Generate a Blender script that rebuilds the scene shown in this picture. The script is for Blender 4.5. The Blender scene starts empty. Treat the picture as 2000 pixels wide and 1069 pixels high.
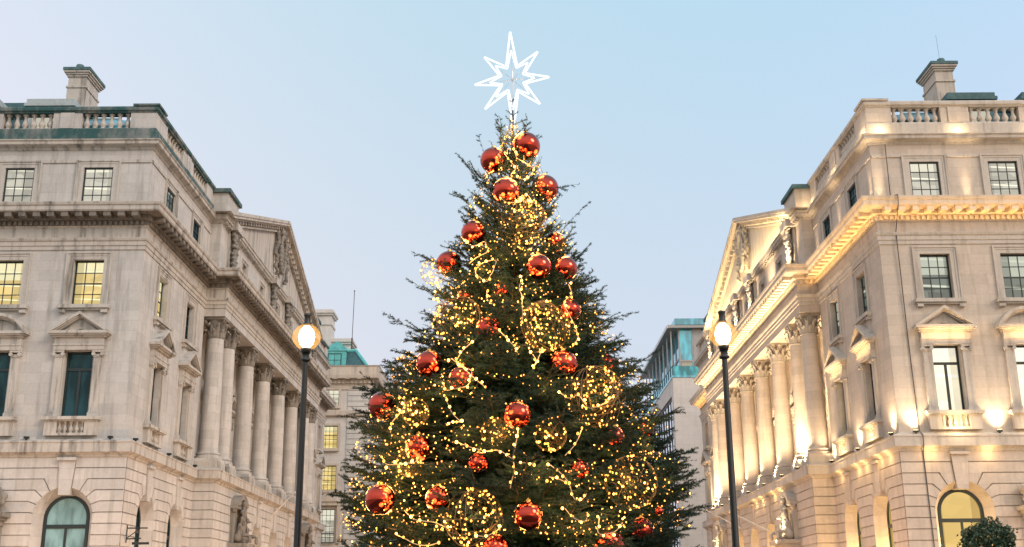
import bpy, bmesh, math, random
import numpy as np
from mathutils import Vector, Matrix
R = math.radians
random.seed(11)
sc = bpy.context.scene
COL = sc.collection

# ------------------------------------------------------------------ helpers
def tag(o, label=None, cat=None, group=None, kind=None):
    if label: o['label'] = label
    if cat: o['category'] = cat
    if group: o['group'] = group
    if kind: o['kind'] = kind
    return o

def empty(name, loc=(0, 0, 0), rz=0.0):
    o = bpy.data.objects.new(name, None)
    o.empty_display_size = 0.3
    o.location = loc
    o.rotation_euler = (0, 0, rz)
    COL.objects.link(o)
    return o

class MB:
    """collects vertices and faces of one mesh"""
    def __init__(s): s.v = []; s.f = []
    def poly(s, pts):
        n = len(s.v); s.v += [tuple(p) for p in pts]; s.f.append(tuple(range(n, n + len(pts)))); return s
    def box(s, x0, x1, y0, y1, z0, z1):
        n = len(s.v)
        s.v += [(x0,y0,z0),(x1,y0,z0),(x1,y1,z0),(x0,y1,z0),(x0,y0,z1),(x1,y0,z1),(x1,y1,z1),(x0,y1,z1)]
        s.f += [tuple(n+i for i in q) for q in ((0,3,2,1),(4,5,6,7),(0,1,5,4),(1,2,6,5),(2,3,7,6),(3,0,4,7))]
        return s
    def prism(s, poly, m, d0, d1):
        """2D polygon (a,b) extruded from depth d0 to d1 through mapping m(a,b,d)"""
        n = len(s.v); k = len(poly)
        s.v += [m(a, b, d0) for a, b in poly] + [m(a, b, d1) for a, b in poly]
        s.f.append(tuple(range(n+k, n+2*k))); s.f.append(tuple(range(n+k-1, n-1, -1)))
        for i in range(k):
            j = (i+1) % k
            s.f.append((n+i, n+j, n+k+j, n+k+i))
        return s
    def lathe(s, prof, n=12, c=(0, 0, 0), cap=True):
        b = len(s.v); m = len(prof)
        for r, z in prof:
            for i in range(n):
                a = 2*math.pi*i/n
                s.v.append((c[0]+r*math.cos(a), c[1]+r*math.sin(a), c[2]+z))
        for k in range(m-1):
            for i in range(n):
                j = (i+1) % n
                s.f.append((b+k*n+i, b+k*n+j, b+(k+1)*n+j, b+(k+1)*n+i))
        if cap:
            s.f.append(tuple(b+i for i in range(n-1, -1, -1))); s.f.append(tuple(b+(m-1)*n+i for i in range(n)))
        return s
    def tube(s, pts, r, n=6, closed=False, cap=True):
        P = [Vector(p) for p in pts]; k = len(P); b = len(s.v)
        rr = r if isinstance(r, (list, tuple)) else [r]*k
        up = None
        for i in range(k):
            if closed: t = P[(i+1) % k]-P[i-1]
            else: t = P[min(i+1, k-1)]-P[max(i-1, 0)]
            if t.length < 1e-9: t = Vector((0, 0, 1))
            t.normalize()
            if up is None: up = Vector((0, 0, 1)) if abs(t.z) < .9 else Vector((1, 0, 0))
            x = t.cross(up)
            if x.length < 1e-4: x = t.cross(Vector((0, 1, 0)))
            x.normalize(); y = x.cross(t); up = y
            for q in range(n):
                a = 2*math.pi*q/n
                s.v.append(tuple(P[i]+(x*math.cos(a)+y*math.sin(a))*rr[i]))
        for i in range(k if closed else k-1):
            i2 = (i+1) % k
            for q in range(n):
                q2 = (q+1) % n
                s.f.append((b+i*n+q, b+i*n+q2, b+i2*n+q2, b+i2*n+q))
        if cap and not closed:
            s.f.append(tuple(b+q for q in range(n))); s.f.append(tuple(b+(k-1)*n+q for q in range(n-1, -1, -1)))
        return s
    def sphere(s, c, r, nu=12, nv=8, sc=(1, 1, 1)):
        b = len(s.v)
        for j in range(nv+1):
            th = math.pi*j/nv
            for i in range(nu):
                a = 2*math.pi*i/nu
                s.v.append((c[0]+r*sc[0]*math.sin(th)*math.cos(a), c[1]+r*sc[1]*math.sin(th)*math.sin(a), c[2]-r*sc[2]*math.cos(th)))
        for j in range(nv):
            for i in range(nu):
                i2 = (i+1) % nu
                s.f.append((b+j*nu+i, b+j*nu+i2, b+(j+1)*nu+i2, b+(j+1)*nu+i))
        return s
    def add(s, o, m=None):
        n = len(s.v)
        s.v += [tuple(m @ Vector(p)) for p in o.v] if m is not None else o.v
        s.f += [tuple(n+i for i in q) for q in o.f]
        return s
    def mesh(s, name, mat, smooth=False, mirror=1, origin=(0, 0, 0)):
        me = bpy.data.meshes.new(name)
        ox, oy, oz = origin
        me.from_pydata([(mirror*x-ox, y-oy, z-oz) for x, y, z in s.v], [], s.f if mirror > 0 else [q[::-1] for q in s.f])
        if mat: me.materials.append(mat)
        if smooth: me.polygons.foreach_set('use_smooth', [True]*len(me.polygons))
        me.update()
        return me

def put(name, me, parent=None, loc=(0, 0, 0), rz=0.0, scale=None):
    o = bpy.data.objects.new(name, me)
    o.location = loc; o.rotation_euler = (0, 0, rz)
    if scale: o.scale = scale if isinstance(scale, tuple) else (scale,)*3
    if parent: o.parent = parent
    COL.objects.link(o)
    return o

def smooth_by_angle(o, deg=40):
    m = o.data
    bm = bmesh.new(); bm.from_mesh(m)
    bmesh.ops.remove_doubles(bm, verts=bm.verts, dist=1e-4)
    bmesh.ops.recalc_face_normals(bm, faces=bm.faces)
    for f in bm.faces: f.smooth = True
    for e in bm.edges:
        if len(e.link_faces) == 2 and e.calc_face_angle(0) > R(deg): e.smooth = False
    bm.to_mesh(m); bm.free()
    return o

# ------------------------------------------------------------------ materials
def newmat(name):
    m = bpy.data.materials.new(name); m.use_nodes = True
    nt = m.node_tree; nt.nodes.clear()
    out = nt.nodes.new('ShaderNodeOutputMaterial')
    return m, nt, out

class NT:
    def __init__(s, nt): s.nt = nt
    def n(s, t, **k):
        x = s.nt.nodes.new(t)
        for a, b in k.items(): setattr(x, a, b)
        return x
    def l(s, a, b): s.nt.links.new(a, b)
    def val(s, x, sock):
        if isinstance(x, (int, float)): sock.default_value = x
        elif isinstance(x, tuple): sock.default_value = x if len(x) != 3 or sock.type != 'RGBA' else x+(1,)
        else: s.l(x, sock)
    def math(s, op, a, b=0.0, clamp=False):
        x = s.n('ShaderNodeMath', operation=op); x.use_clamp = clamp
        s.val(a, x.inputs[0]); s.val(b, x.inputs[1]); return x.outputs[0]
    def mix(s, f, a, b, mode='MIX'):
        x = s.n('ShaderNodeMix', data_type='RGBA', blend_type=mode)
        s.val(f, x.inputs[0]); s.val(a, x.inputs[6]); s.val(b, x.inputs[7]); return x.outputs[2]
    def noise(s, v, scale, detail=4, rough=.55):
        x = s.n('ShaderNodeTexNoise'); x.inputs['Scale'].default_value = scale
        x.inputs['Detail'].default_value = detail; x.inputs['Roughness'].default_value = rough
        s.l(v, x.inputs['Vector']); return x.outputs[0]
    def ramp(s, f, stops):
        x = s.n('ShaderNodeValToRGB'); e = x.color_ramp.elements
        while len(e) < len(stops): e.new(.5)
        for el, (p, c) in zip(e, stops):
            el.position = p; el.color = c+(1,) if len(c) == 3 else c
        s.l(f, x.inputs[0]); return x.outputs[0]
    def mapr(s, f, a, b, c=0., d=1.):
        x = s.n('ShaderNodeMapRange'); s.l(f, x.inputs[0])
        for i, q in enumerate((a, b, c, d)): x.inputs[i+1].default_value = q
        return x.outputs[0]
    def worldpos(s): return s.n('ShaderNodeNewGeometry').outputs['Position']
    def obj(s): return s.n('ShaderNodeTexCoord').outputs['Object']
    def sep(s, v):
        x = s.n('ShaderNodeSeparateXYZ'); s.l(v, x.inputs[0]); return x.outputs
    def comb(s, x, y, z):
        c = s.n('ShaderNodeCombineXYZ')
        for i, q in enumerate((x, y, z)): s.val(q, c.inputs[i])
        return c.outputs[0]
    def scalev(s, v, k):
        m = s.n('ShaderNodeMapping'); m.inputs['Scale'].default_value = k; s.l(v, m.inputs['Vector']); return m.outputs[0]

def principled(N, out, base, rough=.6, metal=0., spec=.5, bump=None, bumpd=.02, bs=.4):
    b = N.n('ShaderNodeBsdfPrincipled')
    N.val(base, b.inputs['Base Color']); N.val(rough, b.inputs['Roughness']); N.val(metal, b.inputs['Metallic'])
    b.inputs['Specular IOR Level'].default_value = spec
    if bump is not None:
        bp = N.n('ShaderNodeBump'); bp.inputs['Distance'].default_value = bumpd; bp.inputs['Strength'].default_value = bs
        N.l(bump, bp.inputs['Height']); N.l(bp.outputs[0], b.inputs['Normal'])
    N.l(b.outputs[0], out.inputs[0])
    return b

def stone(name, col, grime=(.16, .15, .13), moss=None, ashlar=True, grimeamt=.5, blockvar=.07):
    m, nt, out = newmat(name); N = NT(nt)
    p = N.worldpos(); x, y, z = N.sep(p)
    uv = N.comb(N.math('ADD', x, y), z, 0.)
    big = N.noise(p, .55, 5, .6)
    fine = N.noise(p, 7., 6, .65)
    streak = N.noise(N.scalev(p, (2.2, 2.2, .22)), 1.3, 6, .62)
    c = N.mix(N.mapr(big, .3, .7), tuple(v*.88 for v in col), tuple(v*1.08 for v in col))
    c = N.mix(.35, c, N.mix(N.mapr(fine, .3, .7), tuple(v*.75 for v in col), tuple(v*1.12 for v in col)))
    h = fine
    if ashlar:
        b = N.n('ShaderNodeTexBrick'); N.l(uv, b.inputs['Vector'])
        b.inputs['Color1'].default_value = (1-blockvar*2,)*3+(1,); b.inputs['Color2'].default_value = (1,)*3+(1,)
        b.inputs['Mortar'].default_value = (.72, .70, .68, 1)
        b.inputs['Scale'].default_value = 1.; b.inputs['Mortar Size'].default_value = .006
        b.inputs['Brick Width'].default_value = 1.15; b.inputs['Row Height'].default_value = .46
        b.inputs['Mortar Smooth'].default_value = .3
        c = N.mix(1., c, b.outputs[0], 'MULTIPLY')
        h = N.math('SUBTRACT', N.math('MULTIPLY', fine, .4), b.outputs['Fac'])
    g = N.math('MULTIPLY', N.mapr(streak, .50, .72), grimeamt, True)
    c = N.mix(g, c, grime)
    if moss:
        mm = N.mapr(N.noise(N.scalev(p, (1., 1., .6)), 1.1, 7, .68), .38, .58)
        c = N.mix(mm, c, moss)
    principled(N, out, c, .82, spec=.25, bump=h, bumpd=.015, bs=.35)
    return m

def plain(name, col, rough=.5, metal=0., var=.15, scale=6., spec=.5):
    m, nt, out = newmat(name); N = NT(nt)
    f = N.noise(N.obj(), scale, 5, .6)
    c = N.mix(N.mapr(f, .3, .7), tuple(v*(1-var) for v in col), tuple(min(1, v*(1+var)) for v in col))
    principled(N, out, c, rough, metal, spec, bump=f, bumpd=.004, bs=.2)
    return m

def emis(name, col, strength, sample=False):
    m, nt, out = newmat(name); N = NT(nt)
    e = N.n('ShaderNodeEmission'); e.inputs[0].default_value = col+(1,); e.inputs[1].default_value = strength
    N.l(e.outputs[0], out.inputs[0])
    if not sample: m.cycles.emission_sampling = 'NONE'
    return m

def darkglass(name, tint=(.012, .03, .035), refl=.25, gcol=(.70, .92, 1.)):
    m, nt, out = newmat(name); N = NT(nt)
    p = N.obj(); x, y, z = N.sep(p)
    f = N.noise(N.scalev(N.worldpos(), (1, 1, .35)), 1.6, 3, .5)
    base = N.mix(N.mapr(f, .42, .62), tint, tuple(v*3.5 for v in tint))
    d = N.n('ShaderNodeBsdfDiffuse'); N.l(base, d.inputs[0])
    g = N.n('ShaderNodeBsdfGlossy'); g.inputs['Roughness'].default_value = .03
    g.inputs[0].default_value = gcol+(1,)
    bp = N.n('ShaderNodeBump'); bp.inputs['Distance'].default_value = .02; bp.inputs['Strength'].default_value = .12
    N.l(N.noise(N.worldpos(), .9, 2), bp.inputs['Height']); N.l(bp.outputs[0], g.inputs['Normal'])
    lw = N.n('ShaderNodeFresnel'); lw.inputs[0].default_value = 1.5
    k = N.math('ADD', lw.outputs[0], refl, True)
    ms = N.n('ShaderNodeMixShader'); N.l(k, ms.inputs[0]); N.l(d.outputs[0], ms.inputs[1]); N.l(g.outputs[0], ms.inputs[2])
    N.l(ms.outputs[0], out.inputs[0])
    return m

def litroom(name, wall, lampcol, strength, stripes=2.3, dark=.55, refl=.04):
    """a lit room seen through a pane: ceiling strips, furniture shadows, a faint reflection"""
    m, nt, out = newmat(name); N = NT(nt)
    p = N.obj(); x, y, z = N.sep(p); w = N.worldpos()
    off = N.n('ShaderNodeObjectInfo').outputs['Random']
    wv = N.math('FRACT', N.math('ADD', N.math('MULTIPLY', N.math('ADD', z, N.math('MULTIPLY', x, .05)), stripes*.5), N.math('MULTIPLY', off, 3.)))
    st = N.mapr(N.math('ABSOLUTE', N.math('SUBTRACT', wv, .5)), .055, .02)
    blk = N.n('ShaderNodeTexVoronoi'); blk.inputs['Scale'].default_value = 1.7; blk.distance = 'CHEBYCHEV'
    N.l(N.scalev(w, (.9, .9, 1.4)), blk.inputs['Vector'])
    r = N.sep(blk.outputs['Color'])[0]
    base = N.mix(N.math('MULTIPLY', N.mapr(r, .2, .9), .8), wall, tuple(v*dark for v in wall))
    c = N.mix(N.math('MULTIPLY', st, .85), base, lampcol)
    thr = N.math('ADD', N.math('MULTIPLY', N.math('FRACT', N.math('MULTIPLY', off, 7.31)), 2.2), .75)
    blind = N.math('MULTIPLY', N.math('GREATER_THAN', z, thr), .75)
    c = N.mix(blind, c, tuple(v*.78 for v in lampcol))
    cur = N.math('MULTIPLY', N.math('GREATER_THAN', N.math('ABSOLUTE', N.math('ADD', x, N.math('SUBTRACT', N.math('FRACT', N.math('MULTIPLY', off, 3.7)), .5))), .62), .55)
    c = N.mix(cur, c, tuple(v*.45 for v in wall))
    e = N.n('ShaderNodeEmission'); N.l(c, e.inputs[0]); e.inputs[1].default_value = strength
    g = N.n('ShaderNodeBsdfGlossy'); g.inputs['Roughness'].default_value = .05
    fr = N.n('ShaderNodeFresnel'); fr.inputs[0].default_value = 1.45
    ms = N.n('ShaderNodeMixShader'); N.l(N.math('ADD', N.math('MULTIPLY', fr.outputs[0], .6), refl), ms.inputs[0])
    N.l(e.outputs[0], ms.inputs[1]); N.l(g.outputs[0], ms.inputs[2])
    N.l(ms.outputs[0], out.inputs[0])
    m.cycles.emission_sampling = 'NONE'
    return m

M = {}
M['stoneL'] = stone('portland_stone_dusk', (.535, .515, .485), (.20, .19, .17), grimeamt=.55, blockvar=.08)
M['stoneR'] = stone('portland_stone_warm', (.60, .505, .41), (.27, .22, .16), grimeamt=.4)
M['trimL'] = stone('weathered_stone_trim', (.48, .45, .405), (.06, .055, .047), ashlar=False, grimeamt=.85)
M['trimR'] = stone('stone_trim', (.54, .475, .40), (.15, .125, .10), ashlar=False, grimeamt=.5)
M['carveL'] = stone('sooty_shaded_carving', (.24, .225, .20), (.045, .042, .037), ashlar=False, grimeamt=.9)  # sooty carvings, darkened further: relief shading put into the colour for contrast
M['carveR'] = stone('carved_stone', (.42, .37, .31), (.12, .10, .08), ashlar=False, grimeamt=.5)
M['mossL'] = stone('moss_stained_stone', (.20, .215, .205), (.03, .045, .045), (.03, .085, .085), ashlar=False, grimeamt=.9)
M['soot_shadow'] = stone('soot_and_shadow_stone', (.20, .18, .155), (.045, .04, .035), ashlar=False, grimeamt=.9)  # sooty stone, darkened further so undersides and figures look shaded
M['lead'] = stone('green_lead', (.055, .11, .115), (.02, .045, .05), (.10, .17, .175), ashlar=False, grimeamt=.6)
M['copper'] = plain('verdigris_copper', (.10, .40, .40), .6, 0., .25, 2.)
M['slate'] = plain('dark_green_slate', (.03, .09, .10), .5, 0., .3, 3.)
M['frame'] = plain('dark_green_paint', (.012, .022, .022), .35)
M['glassdark'] = darkglass('dark_window_glass', (.006, .02, .024), .02, (.30, .42, .44))
M['glassarch'] = darkglass('sky_reflecting_glass', (.075, .13, .14), .22, (.24, .36, .37))
M['litcream'] = litroom('lit_office_cream', (.55, .52, .42), (1., .95, .74), 1.2)
M['lityellow'] = litroom('lit_office_yellow', (.75, .56, .20), (1., .95, .60), 1.3, 3.1, .62)
M['litwhite'] = litroom('bright_lit_room', (1., .90, .66), (1., .97, .85), 1.35, 1.2, .8)
M['litdim'] = litroom('dim_lit_office', (.16, .20, .16), (.9, .95, .75), .9, 1.6, .35, .08)
M['litgold'] = litroom('gold_lit_hall', (.72, .43, .09), (1., .72, .25), 1.0, .6, .55)
M['black'] = plain('black_iron', (.008, .012, .012), .4)
M['white'] = plain('white_pole_paint', (.6, .57, .52), .4)
M['led'] = emis('warm_floodlight_lens', (1., .72, .36), 9.)
M['cable'] = plain('cable', (.06, .05, .05), .5)
CAM_ROLL = -0.4
# ------------------------------------------------------------------ shared building components
def Fm(plane):          # front facade mapping: u = p, d = outwards (towards -y)
    return lambda u, z, d: (u, plane-d, z)
def Sm(plane):          # street side mapping: u = y, d = outwards (towards smaller p)
    return lambda u, z, d: (plane-d, u, z)

def sweep(mb, path, prof):
    """moulding profile [(outward offset, z)] swept with mitred corners along a plan path"""
    n = len(path); ds = []
    for i in range(n-1):
        dx, dy = path[i+1][0]-path[i][0], path[i+1][1]-path[i][1]
        L = math.hypot(dx, dy); ds.append((-dy/L, dx/L))
    mit = []
    for i in range(n):
        if i == 0: mit.append(ds[0])
        elif i == n-1: mit.append(ds[-1])
        else:
            a, b = ds[i-1], ds[i]; k = 1+a[0]*b[0]+a[1]*b[1]
            mit.append(((a[0]+b[0])/k, (a[1]+b[1])/k))
    b = len(mb.v); k = len(prof)
    for (p, y), (mx, my) in zip(path, mit):
        for d, z in prof: mb.v.append((p+mx*d, y+my*d, z))
    for i in range(n-1):
        for j in range(k-1):
            mb.f.append((b+i*k+j, b+(i+1)*k+j, b+(i+1)*k+j+1, b+i*k+j+1))

def along(path, i, d0, step, margin=0.):
    """points along segment i of the path moved outwards"""
    (x0, y0), (x1, y1) = path[i], path[i+1]
    L = math.hypot(x1-x0, y1-y0); tx, ty = (x1-x0)/L, (y1-y0)/L
    n = max(1, int((L-2*margin)/step)); st = (L-2*margin)/n
    return [(margin+(k+.5)*st) for k in range(n)], (x0, y0), (tx, ty), (-ty, tx), L

def blocks_row(mb, path, segs, w, step, d0, d1, z0, z1, ext0=0.):
    for i in segs:
        ss, o, t, nn, L = along(path, i, d0, step)
        for s in ss:
            a = (o[0]+t[0]*(s-w/2), o[1]+t[1]*(s-w/2)); b = (o[0]+t[0]*(s+w/2), o[1]+t[1]*(s+w/2))
            xs = [a[0]+nn[0]*d0, a[0]+nn[0]*d1, b[0]+nn[0]*d0, b[0]+nn[0]*d1]
            ys = [a[1]+nn[1]*d0, a[1]+nn[1]*d1, b[1]+nn[1]*d0, b[1]+nn[1]*d1]
            mb.box(min(xs), max(xs), min(ys), max(ys), z0, z1)

def wall_holes(mb, m, u0, u1, z0, z1, holes, reveal=.36):
    us = sorted({u0, u1, *[h[0] for h in holes], *[h[1] for h in holes]})
    zs = sorted({z0, z1, *[h[2] for h in holes], *[h[3] for h in holes]})
    for a, b in zip(us, us[1:]):
        for c, d in zip(zs, zs[1:]):
            if any(h[0] <= (a+b)/2 <= h[1] and h[2] <= (c+d)/2 <= h[3] for h in holes): continue
            mb.poly([m(a, c, 0), m(b, c, 0), m(b, d, 0), m(a, d, 0)])
    for a, b, c, d in holes:
        r = -reveal
        mb.poly([m(a, c, 0), m(a, d, 0), m(a, d, r), m(a, c, r)])
        mb.poly([m(b, c, 0), m(b, d, 0), m(b, d, r), m(b, c, r)])
        mb.poly([m(a, d, 0), m(b, d, 0), m(b, d, r), m(a, d, r)])
        mb.poly([m(a, c, 0), m(b, c, 0), m(b, c, r), m(a, c, r)])

GZ = [7.40-.46*k for k in range(17)]      # groove heights of the rusticated storey
GT = 7.86                                 # its top
AR1, AR2, AZC = 1.25, .96, 5.35           # arch: outer radius, inner radius, centre height

def rustic(wall, m, u0, u1, arch=None, pr=.07):
    g = .018
    lv = [GT]+GZ+[0.]
    lv = [z for z in lv if z >= 0]
    if arch is None:
        wall.poly([m(u0, 0, 0), m(u1, 0, 0), m(u1, GT, 0), m(u0, GT, 0)])
        for a, b in zip(lv, lv[1:]):
            if a-b > .1: wall.prism([(u0, b+g), (u1, b+g), (u1, a-g), (u0, a-g)], m, -.05, pr)
        return
    c = arch
    # backing with an arched hole
    N = 20
    for sgn, ue in ((-1, u0), (1, u1)):
        wall.poly([m(ue, 0, 0), m(c+sgn*AR1, 0, 0), m(c+sgn*AR1, GT, 0), m(ue, GT, 0)])
    A = [(c+AR1*math.cos(math.pi*i/N), AZC+AR1*math.sin(math.pi*i/N)) for i in range(N+1)]
    B = [(c+AR2*math.cos(math.pi*i/N), AZC+AR2*math.sin(math.pi*i/N)) for i in range(N+1)]
    for (ax, az), (bx, bz) in zip(A, A[1:]):
        wall.poly([m(ax, az, 0), m(bx, bz, 0), m(bx, GT, 0), m(ax, GT, 0)])
    A2 = [(c+AR1, 0)]+A+[(c-AR1, 0)]; B2 = [(c+AR2, 0)]+B+[(c-AR2, 0)]
    for i in range(len(A2)-1):
        wall.poly([m(*A2[i], pr), m(*A2[i+1], pr), m(*B2[i+1], -.5), m(*B2[i], -.5)])
    # voussoir joints cut across the splayed reveal, drawn as thin raised lips
    ang = {1: 60, 2: 42, 3: 25, 4: 8}
    for sgn, ue in ((-1, u0), (1, u1)):
        def P(r, a): return (c+sgn*r*math.cos(R(a)), AZC+r*math.sin(R(a)))
        for k, (a, b) in enumerate(zip(lv, lv[1:])):
            if a-b < .1: continue
            def line(z, gi, up):
                """outer horizontal run then the kink towards the arch; up shifts by half a groove"""
                zz = z+(g if up else -g)
                if gi in ang:
                    t = ang[gi]+(1.0 if up else -1.0)
                    q = P(AR1, t); kx = (zz-AZC)/max(math.tan(R(t)), .15) if gi < 3 else None
                    if kx is None or kx > 2.0: kx = {3: 1.52, 4: 1.5}.get(gi, 1.5)
                    kx = max(abs(kx), AR1*math.cos(R(t))+.02)
                    if gi >= 3: kx = {3: 1.50, 4: 1.42}[gi]
                    return [(ue, zz), (c+sgn*kx, zz), q], t
                if gi == 0: return [(ue, zz), (c+sgn*.36, zz)], None
                return [(ue, zz), (c+sgn*AR1, zz)], None
            top, ta = line(a, k-1, False) if k > 0 else ([(ue, a), (c+sgn*.36, a)], None)
            bot, tb = line(b, k, True)
            if k == 0: pts = top+bot[::-1]
            elif k == 1:   # beside the keystone down to the first voussoir joint
                t1 = math.degrees(math.acos(.29/AR1))
                arc = [P(AR1, t1+(tb-t1)*i/4) for i in range(5)]
                pts = top+arc[:-1]+bot[::-1]
            elif ta is not None:
                e = tb if tb is not None else 0
                arc = [P(AR1, ta+(e-ta)*i/4) for i in range(1, 4 if tb is not None else 5)]
                pts = top+arc+(bot[::-1] if tb is not None else bot[::-1])
            else: pts = top+bot[::-1]
            wall.prism(pts, m, -.05, pr)
        for t in (60, 42, 25, 8):
            q1 = P(AR1-.01, t); q2 = P(AR2, t)
            nx, nz = -math.sin(R(t))*sgn*.02, math.cos(R(t))*.02
            wall.v += [m(q1[0]-nx, q1[1]-nz, pr+.004), m(q1[0]+nx, q1[1]+nz, pr+.004), m(q2[0]+nx, q2[1]+nz, -.49), m(q2[0]-nx, q2[1]-nz, -.49)]
    # keystone
    kz = AZC+math.sqrt(AR1**2-.29**2)
    wall.prism([(c-.24, kz-.30), (c+.24, kz-.30), (c+.36, GT-.02), (c-.36, GT-.02)], m, -.45, .14)
    wall.prism([(c-.40, GT-.16), (c+.40, GT-.16), (c+.40, GT-.03), (c-.40, GT-.03)], m, 0, .24)

# ---- windows: local frame x = width, -y = outwards, z up from the sill, origin on the wall plane
def grid_window(w, h, cols, rows, rail=None, y0=.24):
    f = MB(); y1 = y0+.06; t = .07
    f.box(-w/2, -w/2+t, y0, y1, 0, h); f.box(w/2-t, w/2, y0, y1, 0, h)
    f.box(-w/2+t, w/2-t, y0, y1, h-t, h); f.box(-w/2+t, w/2-t, y0, y1, 0, t)
    for i in range(1, cols):
        x = -w/2+t+(w-2*t)*i/cols; f.box(x-.017, x+.017, y0+.012, y1-.012, t, h-t)
    for j in range(1, rows):
        z = t+(h-2*t)*j/rows; b = .03 if rail == j else .017
        f.box(-w/2+t, w/2-t, y0+.005, y1-.006, z-b, z+b)
    yp = y0+.045; p = MB(); p.poly([(-w/2+.03, yp, .03), (w/2-.03, yp, .03), (w/2-.03, yp, h-.03), (-w/2+.03, yp, h-.03)])
    return f, p

def casement(w, h, tz):
    f = MB(); y0, y1 = .24, .31; t = .09
    f.box(-w/2, -w/2+t, y0, y1, 0, h); f.box(w/2-t, w/2, y0, y1, 0, h)
    f.box(-w/2+t, w/2-t, y0, y1, h-t, h); f.box(-w/2+t, w/2-t, y0, y1, 0, t)
    f.box(-w/2+t, w/2-t, y0-.01, y1, tz-.06, tz+.06)
    f.box(-.06, .06, y0+.01, y1-.01, t, tz-.06)
    p = MB(); p.poly([(-w/2+.03, .285, .03), (w/2-.03, .285, .03), (w/2-.03, .285, h-.03), (-w/2+.03, .285, h-.03)])
    return f, p

def architrave(w, h, t=.36, bottom=False):
    s = MB()
    for a, b, d in ((.0, t*.55, .025), (t*.5, t*.85, .045), (t*.8, t, .08)):
        s.box(-w/2-b, -w/2-a, -d, .0, 0, h+b); s.box(w/2+a, w/2+b, -d, 0, 0, h+b)
        s.box(-w/2-a, w/2+a, -d, 0, h+a, h+b)
    return s

def sill_mb(w, brackets=True):
    s = MB(); s.box(-w/2-.46, w/2+.46, -.24, 0, -.16, 0.); s.box(-w/2-.40, w/2+.40, -.15, 0, -.24, -.162)
    if brackets:
        for x in (-w/2-.25, w/2+.25): s.box(x-.13, x+.13, -.19, 0, -.36, -.242)
    return s

def pedimented(w, h, curved=False):
    """pilasters, entablature and pediment around a tall window"""
    s = MB()
    m = lambda a, b, d: (a, -d, b)
    for sg in (-1, 1):
        x0, x1 = sorted((sg*(w/2+.07), sg*(w/2+.42)))
        s.box(x0, x1, -.11, 0, .18, h-.30)
        s.box(x0-.05, x1+.05, -.16, 0, 0, .18); s.box(x0-.02, x1+.02, -.135, 0, .19, .26)
        # capital: two small scrolls and an abacus
        s.box(x0-.02, x1+.02, -.14, 0, h-.30, h-.17)
        for q in (x0-.01, x1+.01):
            s.tube([(q, -.20, h-.17), (q, -.02, h-.17)], .085, 8)
        s.box(x0-.07, x1+.07, -.20, 0, h-.09, h+.0)
        a, b = sorted((sg*(w/2), sg*(w/2+.068))); s.box(a, b, -.03, .0, 0, h)
    W = w/2+.48
    s.box(-W, W, -.22, 0, h+.002, h+.20); s.box(-W-.02, W+.02, -.25, 0, h+.20, h+.27)
    s.box(-W+.02, W-.02, -.20, 0, h+.27, h+.56)
    s.box(-W-.06, W+.06, -.30, 0, h+.56, h+.64)
    s.box(-W-.16, W+.16, -.40, 0, h+.64, h+.70); s.box(-W-.24, W+.24, -.46, 0, h+.70, h+.82)
    z0 = h+.82; X = W+.24
    if not curved:
        H = .86
        def tri(o, dz): return [(-X+o, z0), (0, z0+H-dz)], [(X-o, z0), (0, z0+H-dz)]
        k = H/X
        for t0, t1, d in ((0., .13, .47), (.13, .19, .39), (.19, .25, .30)):
            for sg in (-1, 1):
                s.prism([(sg*(X-t0/k), z0), (0, z0+H-t0), (0, z0+H-t1), (sg*(X-t1/k), z0)], m, 0, d)
        s.poly([(-X+.5, -.13, z0+.0), (X-.5, -.13, z0+.0), (0, -.13, z0+H-.22)])
        s.box(-.10, .10, -.19, -.13, z0+.12, z0+.17)
    else:
        H = .80; rad = (X*X+H*H)/(2*H); zc = z0+H-rad; a0 = math.asin(X/rad); N = 12
        for t0, t1, d in ((0., .13, .47), (.13, .19, .39), (.19, .25, .30)):
            o = [(math.sin(a0*(-1+2*i/N))*(rad-t0), zc+math.cos(a0*(-1+2*i/N))*(rad-t0)) for i in range(N+1)]
            q = [(math.sin(a0*(-1+2*i/N))*(rad-t1), zc+math.cos(a0*(-1+2*i/N))*(rad-t1)) for i in range(N+1)]
            for i in range(N): s.prism([o[i], o[i+1], q[i+1], q[i]], m, 0, d)
        s.poly([(math.sin(a0*(-1+2*i/N))*(rad-.25), -.13, zc+math.cos(a0*(-1+2*i/N))*(rad-.25)) for i in range(N+1)])
    return s

def baluster_prof(h, r):
    return [(r*.95, 0), (r*.95, h*.07), (r*.55, h*.10), (r*.62, h*.16), (r*.98, h*.30), (r*.92, h*.40), (r*.55, h*.58), (r*.42, h*.74), (r*.55, h*.82), (r*.45, h*.85), (r*.9, h*.93), (r*.9, h)]

def apron(w):
    """balustraded apron below a tall window"""
    s = MB()
    s.box(-w/2-.62, w/2+.62, -.34, 0, -.14, 0); s.box(-w/2-.55, w/2+.55, -.27, 0, -.19, -.142)
    s.box(-w/2-.50, -w/2+.02, -.22, 0, -.80, -.19); s.box(w/2-.02, w/2+.50, -.22, 0, -.80, -.19)
    s.box(-w/2+.02, w/2-.02, -.20, 0, -.80, -.70)
    s.box(-w/2+.02, w/2-.02, -.02, 0, -.70, -.19)
    for i in range(5):
        x = -w/2+.12+(w-.24)*i/4
        s.lathe(baluster_prof(.51, .09), 8, (x, -.10, -.70))
    return s

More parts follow.
